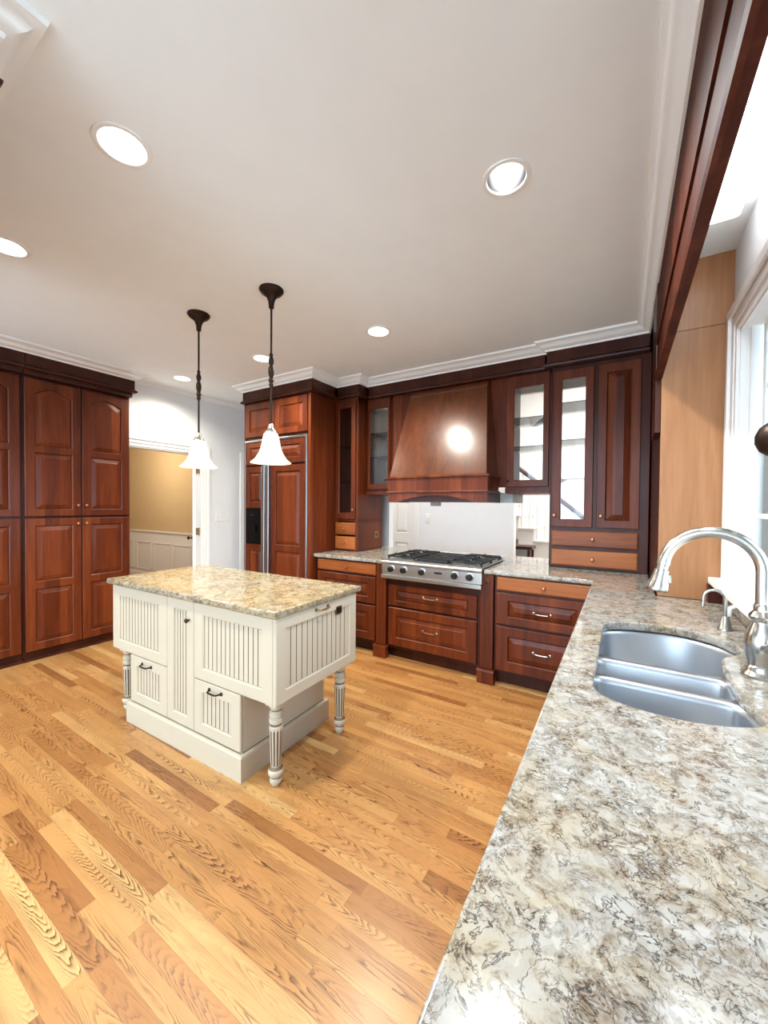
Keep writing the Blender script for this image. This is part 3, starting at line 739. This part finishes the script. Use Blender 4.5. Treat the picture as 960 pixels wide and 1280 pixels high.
bm = nb(); sweep_profile(bm, P0, [(-.02, 1.680), (.010, 1.680), (.016, 1.688), (.014, 1.698), (-.004, 1.706), (-.02, 1.706)]); T.part('ledge_moulding', bm, CH)
bm = nb(); sweep_profile(bm, P0, [(-.02, 1.545), (.006, 1.545), (.012, 1.552), (.008, 1.562), (-.002, 1.566), (-.02, 1.566)]); T.part('lower_moulding', bm, CH)
bm = nb()
n = 20; vo = [(hl, 1.456)]
for i in range(n+1):
    s = i/n; vo.append((hl+.09+(hr-hl-.18)*s, 1.456+.066*sin(pi*s)))
vo += [(hr, 1.456), (hr, 1.548), (hl, 1.548)]
slab(bm, vo, [], MY(hf+.022), 0, .020); T.part('arched_valance', bm, CH)
bm = nb(); box(bm, hl, hl+.02, hf+.02, 3.66, 1.456, 1.548); T.part('valance_side', bm, CHD)
bm = nb(); box(bm, hr-.02, hr, hf+.02, 3.66, 1.456, 1.548); T.part('valance_side', bm, CHD)
bm = nb(); box(bm, hl+.02, hr-.02, hf+.03, hf+.05, 1.4575, 1.556); box(bm, hl+.02, hr-.02, hf+.05, 3.92, 1.50, 1.556); T.part('vent_liner', bm, CHD)
bm = nb(); box(bm, -1.72, -1.63, 3.72, 3.80, 1.422, 1.50, .006); T.part('hood_lamp', bm, GREY)
bm = nb(); box(bm, hr-.02, -.862, 3.66, 3.69, 1.458, 1.540); box(bm, -.885, -.862, 3.69, 4.09, 1.458, 1.540); T.part('rear_panel', bm, GREY, label='grey panel behind the hood')

# ------------------------------------------------------------------ tall corner cabinet right
T = Thing('corner_cabinet', 'tall cherry cabinet standing on the worktop with glass door and two drawers', 'cabinet', (-.17, 3.75, .916))
x0, x1, yf, yb = -.530, .172, 3.57, 4.094
bm = nb()
box(bm, x0, x0+.018, yf, yb, .917, 2.735); box(bm, -.20, -.182, yf, yb, 1.25, 2.60); box(bm, x1-.018, x1, yf, yb, .917, 2.735)
box(bm, x0, x1, yf, yb, .917, .935); box(bm, x0, x1, yf, yb, 1.232, 1.25); box(bm, x0, x1, yf, yb, 2.565, 2.735); box(bm, -.19, x1, yb-.01, yb, 1.25, 2.57); T.part('carcass', bm, CHD)
bm = nb(); box(bm, x0+.0181, x0+.022, yf+.01, yb, 1.25, 2.565); box(bm, x0+.02, -.2001, yf+.01, yb, 2.56, 2.565); T.part('interior_lining', bm, INT, label='grey brown shaded interior')
bm = nb()
frame_front(bm, MY(yf), x0, x1, .917, 2.60, [rh(x0+.02, -.222, 1.275, 2.555)], .018, lip=.002); T.part('face_frame', bm, CHD)
bm = nb(); sweep_profile(bm, [(-.56, 3.95), (-.56, 3.50), (.157, 3.50)], CORNICE); box(bm, -.552, .157, 3.506, 3.58, 2.60, 2.734); T.part('cornice', bm, CHD)
M = MY(yf-.018)
glass_door(T, M, -.515, -.206, 1.258, 2.560, rh(-.450, -.262, 1.318, 2.488), (-.487, 1.354))
door(T, M, -.180, .110, 1.258, 2.560, [rh(-.120, .048, 1.318, 2.492)], (-.146, 1.354))
slab_drawer(T, M, -.510, .108, 1.098, 1.226, (-.200, 1.163)); slab_drawer(T, M, -.510, .108, .938, 1.070, (-.200, 1.000))
for z in (1.66, 1.99, 2.305):
    bm = nb(); box(bm, x0+.02, -.201, yf+.02, yb-.01, z-.003, z+.003); T.part('shelf', bm, GSHELF)
bm = nb(); box(bm, x0+.022, -.201, yb-.006, yb-.002, 1.252, 2.56); T.part('back_pane', bm, GLASS)

# pier with plywood face, header valance over the sink
T = Thing('end_pier', 'boxed end panel between corner cabinet and window, pale plywood face', 'panel', (.33, 3.3, .916))
bm = nb(); box(bm, .180, .4885, 2.742, 3.94, .917, 2.415); box(bm, .180, .4885, 2.742, 3.94, 2.419, 2.799); box(bm, .18, .4885, 2.75, 3.94, 2.41, 2.42); T.part('pier_body', bm, CHD)
bm = nb(); box(bm, .180, .4885, 2.738, 2.743, .917, 2.4155); T.part('lower_plywood_face', bm, PLY)
bm = nb(); box(bm, .180, .4885, 2.738, 2.743, 2.4185, 2.799); T.part('upper_plywood_face', bm, PLY)
T = Thing('window_valance', 'dark cherry header board running along the ceiling over the sink', 'valance', (.16, 1.2, 2.16))
bm = nb(); box(bm, .158, .182, -1.0, 2.735, 2.165, 2.733); T.part('board', bm, HEAD)
bm = nb()
for z0, z1, t in ((2.53, 2.64, .004), (2.36, 2.53, .008)): box(bm, .158-t, .159, -1.0, 2.73, z0, z1)
sweep_profile(bm, [(.158, 2.73), (.158, -1.0)], [(-.002, 2.160), (.010, 2.160), (.014, 2.175), (.008, 2.19), (-.002, 2.195)]); T.part('moulding_strip', bm, HEAD)
bm = nb(); box(bm, .152, .1795, 2.745, 3.05, 1.86, 2.733, .004); one('valance_bracket', bm, CHD, (.166, 2.9, 1.86), 'vertical dark cherry board on the pier side under the valance', 'bracket')

# ------------------------------------------------------------------ ceiling cabinet corner at the upper left
T = Thing('ceiling_cabinet', 'cherry cabinet top whose corner shows at the upper left of the photo', 'cabinet', (-2.4, -.2, 1.5))
bm = nb(); box(bm, -3.1, -1.62, -.9, .30, 1.5, 2.735); T.part('carcass', bm, CHD)
bm = nb(); sweep_profile(bm, [(-1.522, -.9), (-1.522, .356), (-3.1, .356)], CORNICE); box(bm, -3.1, -1.53, -.9, .343, 2.60, 2.734); T.part('cornice', bm, CHD)

# ------------------------------------------------------------------ kitchen island
T = Thing('kitchen_island', 'cream glazed kitchen island with beadboard fronts on turned legs', 'kitchen island', (-2.188, 1.63, 0)); T.o.rotation_euler = (0, 0, radians(1.2))
IX0, IX1, IY0, IY1 = -2.948, -1.428, 1.300, 1.960
def bead(bm, M, u0, u1, v0, v1, w, n):
    bw = (u1-u0)/n; g = .0028; d = .005
    for i in range(n):
        a, b = u0+bw*i, u0+bw*(i+1)
        q = [bm.verts.new(M(x, y, w)) for x, y in ((a+g, v0), (b-g, v0), (b-g, v1), (a+g, v1))]; bm.faces.new(q)
        if i < n-1:
            for s0, s1, w0, w1 in ((b-g, b, w, w-d), (b, b+g, w-d, w)):
                q = [bm.verts.new(M(x, y, ww)) for x, y, ww in ((s0, v0, w0), (s1, v0, w1), (s1, v1, w1), (s0, v1, w0))]; f = bm.faces.new(q); f.material_index = 1
    for a, b in ((u0, u0+g), (u1-g, u1)):
        q = [bm.verts.new(M(x, y, w-.001)) for x, y in ((a, v0), (b, v0), (b, v1), (a, v1))]; f = bm.faces.new(q); f.material_index = 1
    for c, d2 in ((v0, v0+.003), (v1-.003, v1)):
        q = [bm.verts.new(M(x, y, w+.0006)) for x, y in ((u0, c), (u1, c), (u1, d2), (u0, d2))]; f = bm.faces.new(q); f.material_index = 1
def bead_door(M, u0, u1, v0, v1, fr, n, name, ft=None):
    bm = nb(); t = .018; ft = fr if ft is None else ft
    h = lambda d: rect(u0+fr+d, u1-fr-d, v0+ft+d, v1-ft-d)
    frame_front(bm, M, u0, u1, v0, v1, [h], t, lip=.006)
    d = T.part(name, bm, CREAM)
    bm = nb(); bead(bm, M, u0+fr+.004, u1-fr-.004, v0+ft+.004, v1-ft-.004, t-.011, n)
    T.part('beadboard_panel', bm, [CREAM, GLAZE], d, 'cream beadboard with brown glazed grooves'); return d
bm = nb(); box(bm, IX0, -2.311, IY0, IY1, .445, .876); T.part('left_box', bm, CREAM)
bm = nb(); box(bm, -2.05, IX1, IY0, IY1, .445, .876); T.part('right_box', bm, CREAM)
bm = nb(); box(bm, -2.725, -1.66, IY0+.004, IY1-.01, .12, .4445); box(bm, -2.311, -2.05, IY0, IY1, .12, .876); T.part('core', bm, CREAM)
bm = nb(); box(bm, -2.75, -1.64, IY0-.03, IY1+.02, 0, .122); sweep_profile(bm, [(-2.75, IY1+.02), (-2.75, IY0-.03), (-1.64, IY0-.03), (-1.64, IY1+.02)], [(-.006, .121), (0, .121), (-.004, .130), (-.018, .134), (-.03, .134), (-.03, .121)]); T.part('plinth', bm, CREAM)
bm = nb(); box(bm, -2.722, -1.657, IY0+.001, IY0+.003, .1342, .138); box(bm, -1.6595, -1.657, IY0, IY1-.012, .1342, .138); T.part('glaze_line', bm, GLAZE)
Mi = MY(IY0)
bead_door(Mi, IX0+.001, -2.313, .447, .874, .075, 13, 'side_panel', .062)
bead_door(Mi, -2.048, IX1-.001, .447, .874, .075, 13, 'side_panel', .062)
d = bead_door(Mi, -2.309, -2.052, .142, .874, .058, 5, 'narrow_door')
T.part('knob', knob(Mi, -2.092, .765, .018), BRONZE, d, smooth=40)
d = bead_door(Mi, -2.722, -2.313, .142, .443, .068, 8, 'drawer', .06); T.part('handle', pull(Mi, -2.53, .408, .018, .10), BRONZE, d, smooth=40)
d = bead_door(Mi, -2.048, -1.662, .142, .443, .068, 7, 'drawer', .06); T.part('handle', pull(Mi, -1.86, .412, .018, .10), BRONZE, d, smooth=40)
Me = MX(IX1)
d = bead_door(Me, IY0-.016, IY1, .447, .874, .065, 13, 'end_panel', .058)
T.part('handle', pull(Me, 1.625, .855, .018, .10), BRASS, d, smooth=40)
bm = nb(); box(bm, IX1+.008, IX1+.020, 1.752, 1.808, .783, .831, .003); box(bm, IX1+.020, IX1+.0215, 1.760, 1.776, .793, .821, .001, 1); box(bm, IX1+.020, IX1+.0215, 1.784, 1.800, .793, .821, .001, 1)
T.part('outlet_cover', bm, [BRASS, BLACK], d, 'brass outlet cover')
LEGP = [(.034, .413), (.034, .405), (.029, .395), (.024, .388), (.024, .382), (.0335, .374), (.0345, .364), (.0335, .356), (.027, .352), (.0345, .344), (.036, .332), (.034, .322), (.025, .316), (.030, .308), (.0345, .300), (.0345, .285), (.0275, .105), (.025, .098), (.035, .086), (.0395, .074), (.039, .062), (.032, .052), (.026, .045), (.025, .040), (.030, .034), (.0315, .026), (.029, .016), (.022, .006), (.020, 0)]
def leg(x, y):
    bm = nb(); box(bm, x-.038, x+.038, y-.038, y+.038, .412, .446, .002)
    seg = 48; rings = []
    for r, z in LEGP:
        ring = []
        for i in range(seg):
            a = 2*pi*i/seg; fl = .104 < z < .29 and i % 4 in (0,)
            rr = r*.84 if fl else r
            ring.append(bm.verts.new((x+rr*cos(a), y+rr*sin(a), z)))
        rings.append((ring, z))
    for (a, za), (b, zb) in zip(rings, rings[1:]):
        for i in range(seg):
            f = bm.faces.new((a[i], a[(i+1) % seg], b[(i+1) % seg], b[i]))
            if .104 < zb and za < .29 and (i % 4 in (0, 3)): f.material_index = 1
            if za in (.388, .3565, .316, .098, .045) : f.material_index = 1
    bm.faces.new(rings[0][0]); bm.faces.new(rings[-1][0])
    T.part('leg', bm, [CREAM, GLAZE], label='turned fluted cream leg', smooth=35)
for x, y in ((-1.488, 1.362), (-1.488, 1.898), (-2.898, 1.357), (-2.898, 1.898)): leg(x, y)
bm = curve_slab([(-2.984, 1.262), (-1.396, 1.262), (-1.396, 1.992), (-2.984, 1.992)], [], .878, .915, .008)
one('island_worktop', bm, GRANI, (-2.188, 1.63, .878), 'tan granite slab lying on the cream island', 'worktop', smooth=40).rotation_euler = (0, 0, radians(1.2))

# ------------------------------------------------------------------ gas cooktop
T = Thing('cooktop', 'stainless steel gas rangetop with black knobs set into the worktop', 'cooktop', (-1.42, 3.4, .757))
cx0, cx1 = -1.894, -.951
bm = nb(); box(bm, -1.862, -.972, 3.07, 3.70, .760, .916); T.part('body', bm, STEEL)
bm = nb(); box(bm, cx0, cx1, 3.046, 3.0735, .795, .888, .003); T.part('control_panel', bm, STEEL)
bm = nb(); sweep_profile(bm, [(cx0, 3.0735), (cx1, 3.0735)], [(0, .886), (.030, .886), (.038, .892), (.041, .904), (.038, .916), (.030, .922), (0, .924)]); T.part('front_bullnose', bm, STEEL, smooth=40)
bm = nb(); box(bm, cx0, cx1, 3.030, 3.0735, .757, .790, .003); T.part('drip_tray_lip', bm, STEEL)
bm = nb(); box(bm, cx0, cx1, 3.0735, 3.715, .9155, .926, .003); box(bm, cx0, cx1, 3.69, 3.715, .926, .955, .004); T.part('top_plate', bm, STEEL)
for kx in (-1.79, -1.66, -1.48, -1.178, -1.05):
    bm = nb(); lathe(bm, [(.034, 0), (.034, .006), (.030, .009)], (kx, 3.046, .845), 'y-', 24); k = T.part('knob_bezel', bm, STEEL, smooth=40)
    bm = nb(); lathe(bm, [(.028, .008), (.028, .020), (.025, .036), (.021, .040)], (kx, 3.046, .845), 'y-', 20); box(bm, kx-.005, kx+.005, 3.000, 3.012, .825, .866, .002); T.part('control_knob', bm, BLACK, k, 'black control knob', smooth=40)
bm = nb(); box(bm, -1.365, -1.295, 3.041, 3.047, .842, .858, .002); T.part('badge', bm, BRONZE)
def grate(u0, u1):
    for j, (v0, v1) in enumerate(((3.115, 3.39), (3.40, 3.675))):
        cx, cy = (u0+u1)/2, (v0+v1)/2
        bm = nb(); lathe(bm, [(.062, .926), (.060, .930), (.030, .931)], (cx, cy, 0), seg=24)
        lathe(bm, [(.036, .930), (.037, .942), (.030, .948), (.010, .950)], (cx, cy, 0), seg=24); T.part('burner', bm, BLACK, smooth=40)
        bm = nb(); h0, h1 = .944, .960; t = .006
        for a, b, c, d in ((u0, u1, v0, v0+.012), (u0, u1, v1-.012, v1), (u0, u0+.012, v0, v1), (u1-.012, u1, v0, v1)): box(bm, a, b, c, d, h0, h1, .003)
        for sx, sy in ((1, 0), (-1, 0), (0, 1), (0, -1)):
            if sx: box(bm, *sorted((cx+sx*.035, u1 if sx > 0 else u0)), cy-t, cy+t, h0, h1+.006, .002)
            else: box(bm, cx-t, cx+t, *sorted((cy+sy*.035, v1 if sy > 0 else v0)), h0, h1+.006, .002)
        for x in (u0+.004, u1-.016):
            for y in (v0+.004, v1-.016): box(bm, x, x+.012, y, y+.012, .9255, h0+.004)
        T.part('grate', bm, IRON)
grate(-1.875, -1.585); grate(-1.26, -.97)
bm = nb(); box(bm, -1.572, -1.272, 3.115, 3.39, .9265, .948, .004); box(bm, -1.572, -1.272, 3.40, 3.675, .9265, .948, .004)
for i in range(9): box(bm, -1.56+.0325*i, -1.545+.0325*i, 3.13, 3.375, .946, .953, .002); 
for i in range(9): box(bm, -1.56+.0325*i, -1.545+.0325*i, 3.415, 3.66, .946, .953, .002)
T.part('grill_rack', bm, IRON)

# ------------------------------------------------------------------ sink
T = Thing('sink', 'undermount stainless steel sink with three bowls', 'sink', (.12, 1.62, .70))
def clip(P, y0, y1):
    def half(P, f, yv):
        o = []
        for a, b in zip(P, P[1:]+P[:1]):
            fa, fb = f(a[1]), f(b[1])
            if fa >= 0: o.append(a)
            if (fa >= 0) != (fb >= 0):
                s = fa/(fa-fb); o.append((a[0]+(b[0]-a[0])*s, a[1]+(b[1]-a[1])*s))
        return o
    return half(half(P, lambda y: y-y0, y0), lambda y: y1-y, y1)
def resample(P, n=72):
    L = [0]
    for a, b in zip(P, P[1:]+P[:1]): L.append(L[-1]+math.dist(a, b))
    o = []; j = 0
    for k in range(n):
        s = L[-1]*k/n
        while L[j+1] < s: j += 1
        t = (s-L[j])/max(1e-9, L[j+1]-L[j]); a, b = P[j], P[(j+1) % len(P)]
        o.append((a[0]+(b[0]-a[0])*t, a[1]+(b[1]-a[1])*t))
    return o
def smooth_poly(P, it):
    for _ in range(it): P = [tuple((P[i-1][q]+2*P[i][q]+P[(i+1) % len(P)][q])/4 for q in (0, 1)) for i in range(len(P))]
    return P
def inset(P, d):
    c = (sum(p[0] for p in P)/len(P), sum(p[1] for p in P)/len(P)); o = []; n = len(P)
    A = sum(P[i][0]*P[(i+1) % n][1]-P[(i+1) % n][0]*P[i][1] for i in range(n)); sg = 1 if A > 0 else -1
    for i in range(n):
        t = Vector((P[(i+1) % n][0]-P[i-1][0], P[(i+1) % n][1]-P[i-1][1])).normalized()
        o.append((P[i][0]-t.y*d*sg, P[i][1]+t.x*d*sg))
    return o
wide = inset(SINK, -.006); bowls = []
for y0, y1, dep in ((1.640, 2.1, .20), (1.465, 1.605, .13), (1.1, 1.430, .20)):
    B_ = smooth_poly(resample(clip(wide, y0, y1)), 5); bowls.append((B_, dep))
bm = nb(); slab(bm, inset(SINK, -.03), [inset(b, -.014) for b, _ in bowls], MZ(0), .8745, .8772); T.part('rim', bm, SINKM)
for B_, dep in bowls:
    bm = nb(); z = .8765
    lo = [(inset(B_, -.0145), z+.0005), (inset(B_, -.010), z-.0005), (inset(B_, -.005), z-.003), (inset(B_, -.001), z-.008), (inset(B_, .003), z-.018), (inset(B_, .008), z-dep+.03), (inset(B_, .018), z-dep+.008), (inset(B_, .034), z-dep)]
    loft(bm, lo, MZ(0), cap1=True); b = T.part('bowl', bm, SINKM, smooth=50)
    c = (sum(p[0] for p in B_)/len(B_), sum(p[1] for p in B_)/len(B_))
    bm = nb(); lathe(bm, [(.042, z-dep+.001), (.040, z-dep+.003), (.030, z-dep+.002), (.008, z-dep+.0025)], (c[0], c[1], 0), seg=24); T.part('drain', bm, STEEL, b, smooth=40)

# ------------------------------------------------------------------ faucet and tap
fx, fy = .367, 1.60
T = Thing('faucet', 'tall brushed nickel gooseneck faucet with pull down spray', 'faucet', (fx, fy, .916))
bm = nb(); lathe(bm, [(.046, .9155), (.047, .922), (.042, .930), (.038, .936), (.038, .942), (.033, .950), (.035, .968), (.0395, .990), (.041, 1.012), (.039, 1.035), (.032, 1.060), (.025, 1.076), (.024, 1.082), (.031, 1.090), (.032, 1.098), (.026, 1.108), (.021, 1.114), (.021, 1.13), (.019, 1.135)], (fx, fy, 0), seg=40); body = T.part('body', bm, NICK, smooth=35)
bm = nb(); R_ = .123; cz = 1.228; P = [(fx, fy, 1.13), (fx, fy, 1.17), (fx, fy, 1.20)]
for i in range(29):
    a = pi*i/28*.96; P.append((fx-R_+R_*cos(a), fy, cz+R_*sin(a)*.98))
sweep(bm, P, .0175, 20); T.part('spout', bm, NICK, smooth=40)
e = Vector(P[-1]); dr = (e-Vector(P[-2])).normalized()
bm = nb(); Q = [e-dr*.004, e+dr*.008, e+dr*.010, e+dr*.024, e+dr*.026, e+dr*.045, e+dr*.062, e+dr*.075, e+dr*.088, e+dr*.094, e+dr*.099]
sweep(bm, Q, [.0185, .0185, .0160, .0160, .020, .022, .026, .029, .0305, .031, .029], 22); T.part('spray_head', bm, NICK, smooth=40)
bm = nb(); q = e+dr*.062+Vector((.024, 0, .008)); box(bm, q.x-.006, q.x+.008, q.y-.008, q.y+.008, q.z-.018, q.z+.012, .004); T.part('spray_button', bm, NICK)
bm = nb(); sweep(bm, [(fx, fy-.03, 1.01), (fx, fy-.055, 1.015), (fx+.005, fy-.075, 1.03), (fx+.01, fy-.10, 1.055)], [.013, .012, .008, .007], 12); T.part('lever', bm, NICK, smooth=40)
tx, ty = .374, 2.125
T = Thing('water_tap', 'small nickel filtered water tap behind the sink', 'tap', (tx, ty, .916))
bm = nb(); lathe(bm, [(.026, .9155), (.026, .921), (.023, .926), (.013, .970), (.012, .974), (.006, .976)], (tx, ty, 0), seg=28); T.part('base', bm, NICK, smooth=35)
bm = nb(); P = [(tx, ty, .972), (tx, ty, 1.03)]
for i in range(20):
    a = pi*i/19*.98; P.append((tx-.036+.036*cos(a), ty, 1.042+.036*sin(a)))
P.append((tx-.073, ty, 1.012)); sweep(bm, P, [.0062]*len(P[:-2])+[.0062, .0062], 14); sweep(bm, [(tx-.0725, ty, 1.024), (tx-.0735, ty, 1.006)], .0085, 14); T.part('spout', bm, NICK, smooth=40)
bm = nb(); lathe(bm, [(.008, .974), (.012, .992), (.010, 1.006), (.008, 1.01)], (tx+.012, ty+.008, 0), seg=16)
sweep(bm, [(tx+.012, ty+.008, 1.004), (tx+.03, ty+.012, 1.014), (tx+.045, ty+.016, 1.017)], [.009, .008, .005], 12); T.part('lever', bm, PLATE, label='pale lever', smooth=40)

# ------------------------------------------------------------------ pendants
def pendant(x, y, label):
    T = Thing('pendant_light', label, 'pendant light', (x, y, ZC), 'bell pendants above the island')
    bm = nb(); lathe(bm, [(.076, 2.7995), (.077, 2.792), (.068, 2.780), (.066, 2.776), (.050, 2.766), (.030, 2.748), (.020, 2.722), (.016, 2.690), (.017, 2.684), (.011, 2.678)], (x, y, 0), seg=36); T.part('canopy', bm, BRONZE, smooth=35)
    bm = nb(); lathe(bm, [(.0065, 2.68), (.0065, 1.925)], (x, y, 0), seg=12); T.part('rod', bm, BRONZE, smooth=60)
    bm = nb(); lathe(bm, [(.008, 2.395), (.013, 2.385), (.009, 2.375), (.015, 2.362), (.018, 2.345), (.014, 2.325), (.010, 2.318), (.017, 2.300), (.019, 2.275), (.015, 2.250), (.010, 2.238), (.016, 2.228), (.017, 2.218), (.011, 2.208), (.014, 2.198), (.013, 2.188), (.008, 2.178)], (x, y, 0), seg=20); T.part('turned_ornament', bm, BRONZE, smooth=35)
    bm = nb(); lathe(bm, [(.010, 1.945), (.016, 1.935), (.018, 1.915), (.026, 1.905), (.036, 1.893), (.038, 1.885), (.030, 1.882)], (x, y, 0), seg=28); T.part('shade_holder', bm, NICK, smooth=35)
    bm = nb()
    o = [(.036, 1.886), (.044, 1.878), (.050, 1.858), (.055, 1.830), (.061, 1.800), (.070, 1.770), (.082, 1.744), (.098, 1.720), (.116, 1.703), (.126, 1.696), (.127, 1.692)]
    inn = [(r-.005, z-.001) for r, z in o[::-1]][1:]
    lathe(bm, o+inn, (x, y, 0), seg=44, capped=False); T.part('shade', bm, SHADE, label='glowing alabaster glass bell shade', smooth=50)
    bm = nb(); lathe(bm, [(.012, 1.868), (.014, 1.84), (.026, 1.81), (.030, 1.788), (.026, 1.766), (.010, 1.755)], (x, y, 0), seg=20); T.part('bulb', bm, BULB, smooth=50)
    point('pendant_glow', (x, y, 1.725), PEND_W, WARM, .03)
pendant(-2.640, 1.700, 'bronze bell pendant farther left, over the left end of the island')
pendant(-1.935, 1.745, 'bronze bell pendant nearer the cooktop, over the right end of the island')

# ------------------------------------------------------------------ recessed lights
CLAB = ['recessed ceiling light glowing at the upper left, nearest large one', 'recessed ceiling light with steel reflector nearest the sink', 'recessed ceiling light at the left edge of the photo', 'recessed ceiling light in front of the range hood', 'recessed ceiling light partly behind the right pendant rod', 'recessed ceiling light closest to the doorway wall']
for i, (x, y) in enumerate(CANS):
    T = Thing('recessed_light', CLAB[i], 'ceiling light', (x, y, ZC), 'recessed ceiling lights')
    bm = nb(); lathe(bm, [(.099, 2.7995), (.098, 2.7955), (.090, 2.7935), (.080, 2.796), (.078, 2.803)], (x, y, 0), seg=40, capped=False); T.part('trim_ring', bm, TRIM, smooth=40)
    bm = nb(); lathe(bm, [(.0795, 2.799), (.076, 2.82), (.068, 2.88), (.060, 2.905), (.045, 2.912)], (x, y, 0), seg=40, cap0=False); T.part('reflector', bm, REFL if i == 1 else TRIM, smooth=50)
    bm = nb(); lathe(bm, [(.050, 2.895), (.052, 2.885), (.044, 2.868), (.028, 2.858), (.012, 2.855)], (x, y, 0), seg=28); T.part('lamp', bm, CANB, smooth=50)
    l = bpy.data.lights.new('recessed_lamp', 'SPOT'); l.energy = CAN_W*pi*(1.25, 1.35, 1.0, 1.0, .9, .55)[i]; l.color = NEUT if i in (0, 1) else WARM; l.spot_size = radians(150); l.spot_blend = .75; l.shadow_soft_size = .05
    o = bpy.data.objects.new('recessed_lamp', l); o.location = (x, y, 2.79); COL.objects.link(o)
# fluorescent fixture in the window alcove
T = Thing('fluorescent_light', 'long glowing ceiling light behind the cherry valance over the sink', 'ceiling light', (.32, 1.35, ZC))
bm = nb(); box(bm, .20, .44, .40, 2.36, 2.785, 2.7995, .004); T.part('housing', bm, TRIM)
bm = nb(); box(bm, .208, .432, .42, 2.34, 2.735, 2.786, .022); T.part('diffuser', bm, DIFF, label='glowing white acrylic diffuser')
# dark globe at the right edge in front of the window
gx, gy, gz = .400, 1.645, 1.640
T = Thing('globe_pendant', 'dark bronze rounded pendant cut off by the right edge at the window', 'pendant light', (gx, gy, ZC))
bm = nb(); lathe(bm, [(.004, gz-.055), (.020, gz-.052), (.040, gz-.036), (.050, gz-.012), (.050, gz+.012), (.040, gz+.036), (.020, gz+.052), (.008, gz+.058)], (gx, gy, 0), seg=32); T.part('globe', bm, BRONZE, smooth=60)
bm = nb(); lathe(bm, [(.004, gz+.055), (.004, 2.735)], (gx, gy, 0), seg=10); T.part('rod', bm, BRONZE, smooth=60)

# ------------------------------------------------------------------ switches
def plate(M, u, v, w, h, n, label):
    T = Thing('switch_plate', label, 'switch', M(u, v, 0)); bm = nb()
    loft(bm, [(rect(u-w/2, u+w/2, v-h/2, v+h/2), .0005), (rect(u-w/2, u+w/2, v-h/2, v+h/2), .003), (rect(u-w/2, u+w/2, v-h/2, v+h/2, .004), .006)], M, cap0=True, cap1=True); T.part('cover_plate', bm, PLATE)
    for i in range(n):
        c = u+(i-(n-1)/2)*.046; bm = nb(); loft(bm, [(rect(c-.006, c+.006, v-.012, v+.012), .005), (rect(c-.005, c+.005, v+.0, v+.010), .014)], M, cap0=True, cap1=True); T.part('toggle', bm, PLATE)
plate(MX(XL), 3.262, 1.252, .117, .117, 2, 'white double switch plate on the left wall beside the doorway')
plate(MX(XL), 3.385, 1.248, .072, .117, 1, 'white single switch plate on the left wall nearer the corner')
plate(MY(5.0), -2.345, 1.250, .074, .117, 1, 'white switch plate on the hall wall seen above the cooktop')

# ------------------------------------------------------------------ staircase and console in the hall
T = Thing('staircase', 'white hall staircase with dark handrail seen through the pass-through', 'staircase', (-.9, 6.4, 0))
N = 9; rise, run = .185, .225; sx = .0
def treadz(i): return rise*(i+1)
bm = nb()
for i in range(N): box(bm, sx-run*(i+1), sx-run*i, 6.12, 7.195, 0 if i < 1 else rise*(i-1), rise*(i+1)-.03)
T.part('risers', bm, TRIM)
for i in range(N):
    bm = nb(); box(bm, sx-run*(i+1)-.002, sx-run*i+.025, 6.08, 7.195, rise*(i+1)-.03, rise*(i+1), .006); T.part('tread', bm, TRIM)
bp = [(.020, 0), (.020, .16), (.012, .18), (.018, .22), (.010, .30), (.014, .50), (.010, .70), (.009, .86)]
for i in range(N):
    for k in (.28, .78):
        x = sx-run*(i+k); z0 = rise*(i+1); z1 = .88+(sx-x)*rise/run
        s = (z1-z0)/.86; bm = nb(); lathe(bm, [(r, z0+z*s) for r, z in bp], (x, 6.14, 0), seg=10); T.part('baluster', bm, TRIM, smooth=40)
bm = nb(); P = []
for x in (sx+.06, sx-.3, sx-1.0, sx-N*run-.02): P.append((x, 6.14, .89+(sx-x)*rise/run))
sweep(bm, P, .032, 12); T.part('handrail', bm, CHD, smooth=50)
bm = nb(); box(bm, sx+.04, sx+.13, 6.095, 6.185, 0, 1.02, .004); box(bm, sx+.03, sx+.14, 6.085, 6.195, 1.02, 1.05, .006); lathe(bm, [(.02, 1.05), (.04, 1.07), (.045, 1.10), (.03, 1.13), (.005, 1.14)], (sx+.085, 6.14, 0), seg=16); T.part('newel_post', bm, TRIM, smooth=35)
T = Thing('console_table', 'small dark topped table in the hall right of the wall end', 'table', (-1.09, 5.55, 0))
bm = nb(); box(bm, -1.36, -1.015, 5.42, 5.70, .845, .885, .005); T.part('tabletop', bm, CHD)
bm = nb(); box(bm, -1.33, -1.07, 5.45, 5.67, .42, .845); T.part('drawer_box', bm, GREY, label='grey case under the top')
for x, y in ((-1.06, 5.44), (-1.06, 5.68), (-1.335, 5.44), (-1.335, 5.68)):
    bm = nb(); box(bm, x-.018, x+.018, y-.018, y+.018, 0, .845, .003); T.part('leg', bm, CHD)

# ground outside the window, made pale to bounce daylight upwards
bm = nb(); box(bm, .8, 30, -20, 25, -.5, -.4); struct('ground', bm, plain('pale_bounce_ground', lin(226, 226, 222), .9))
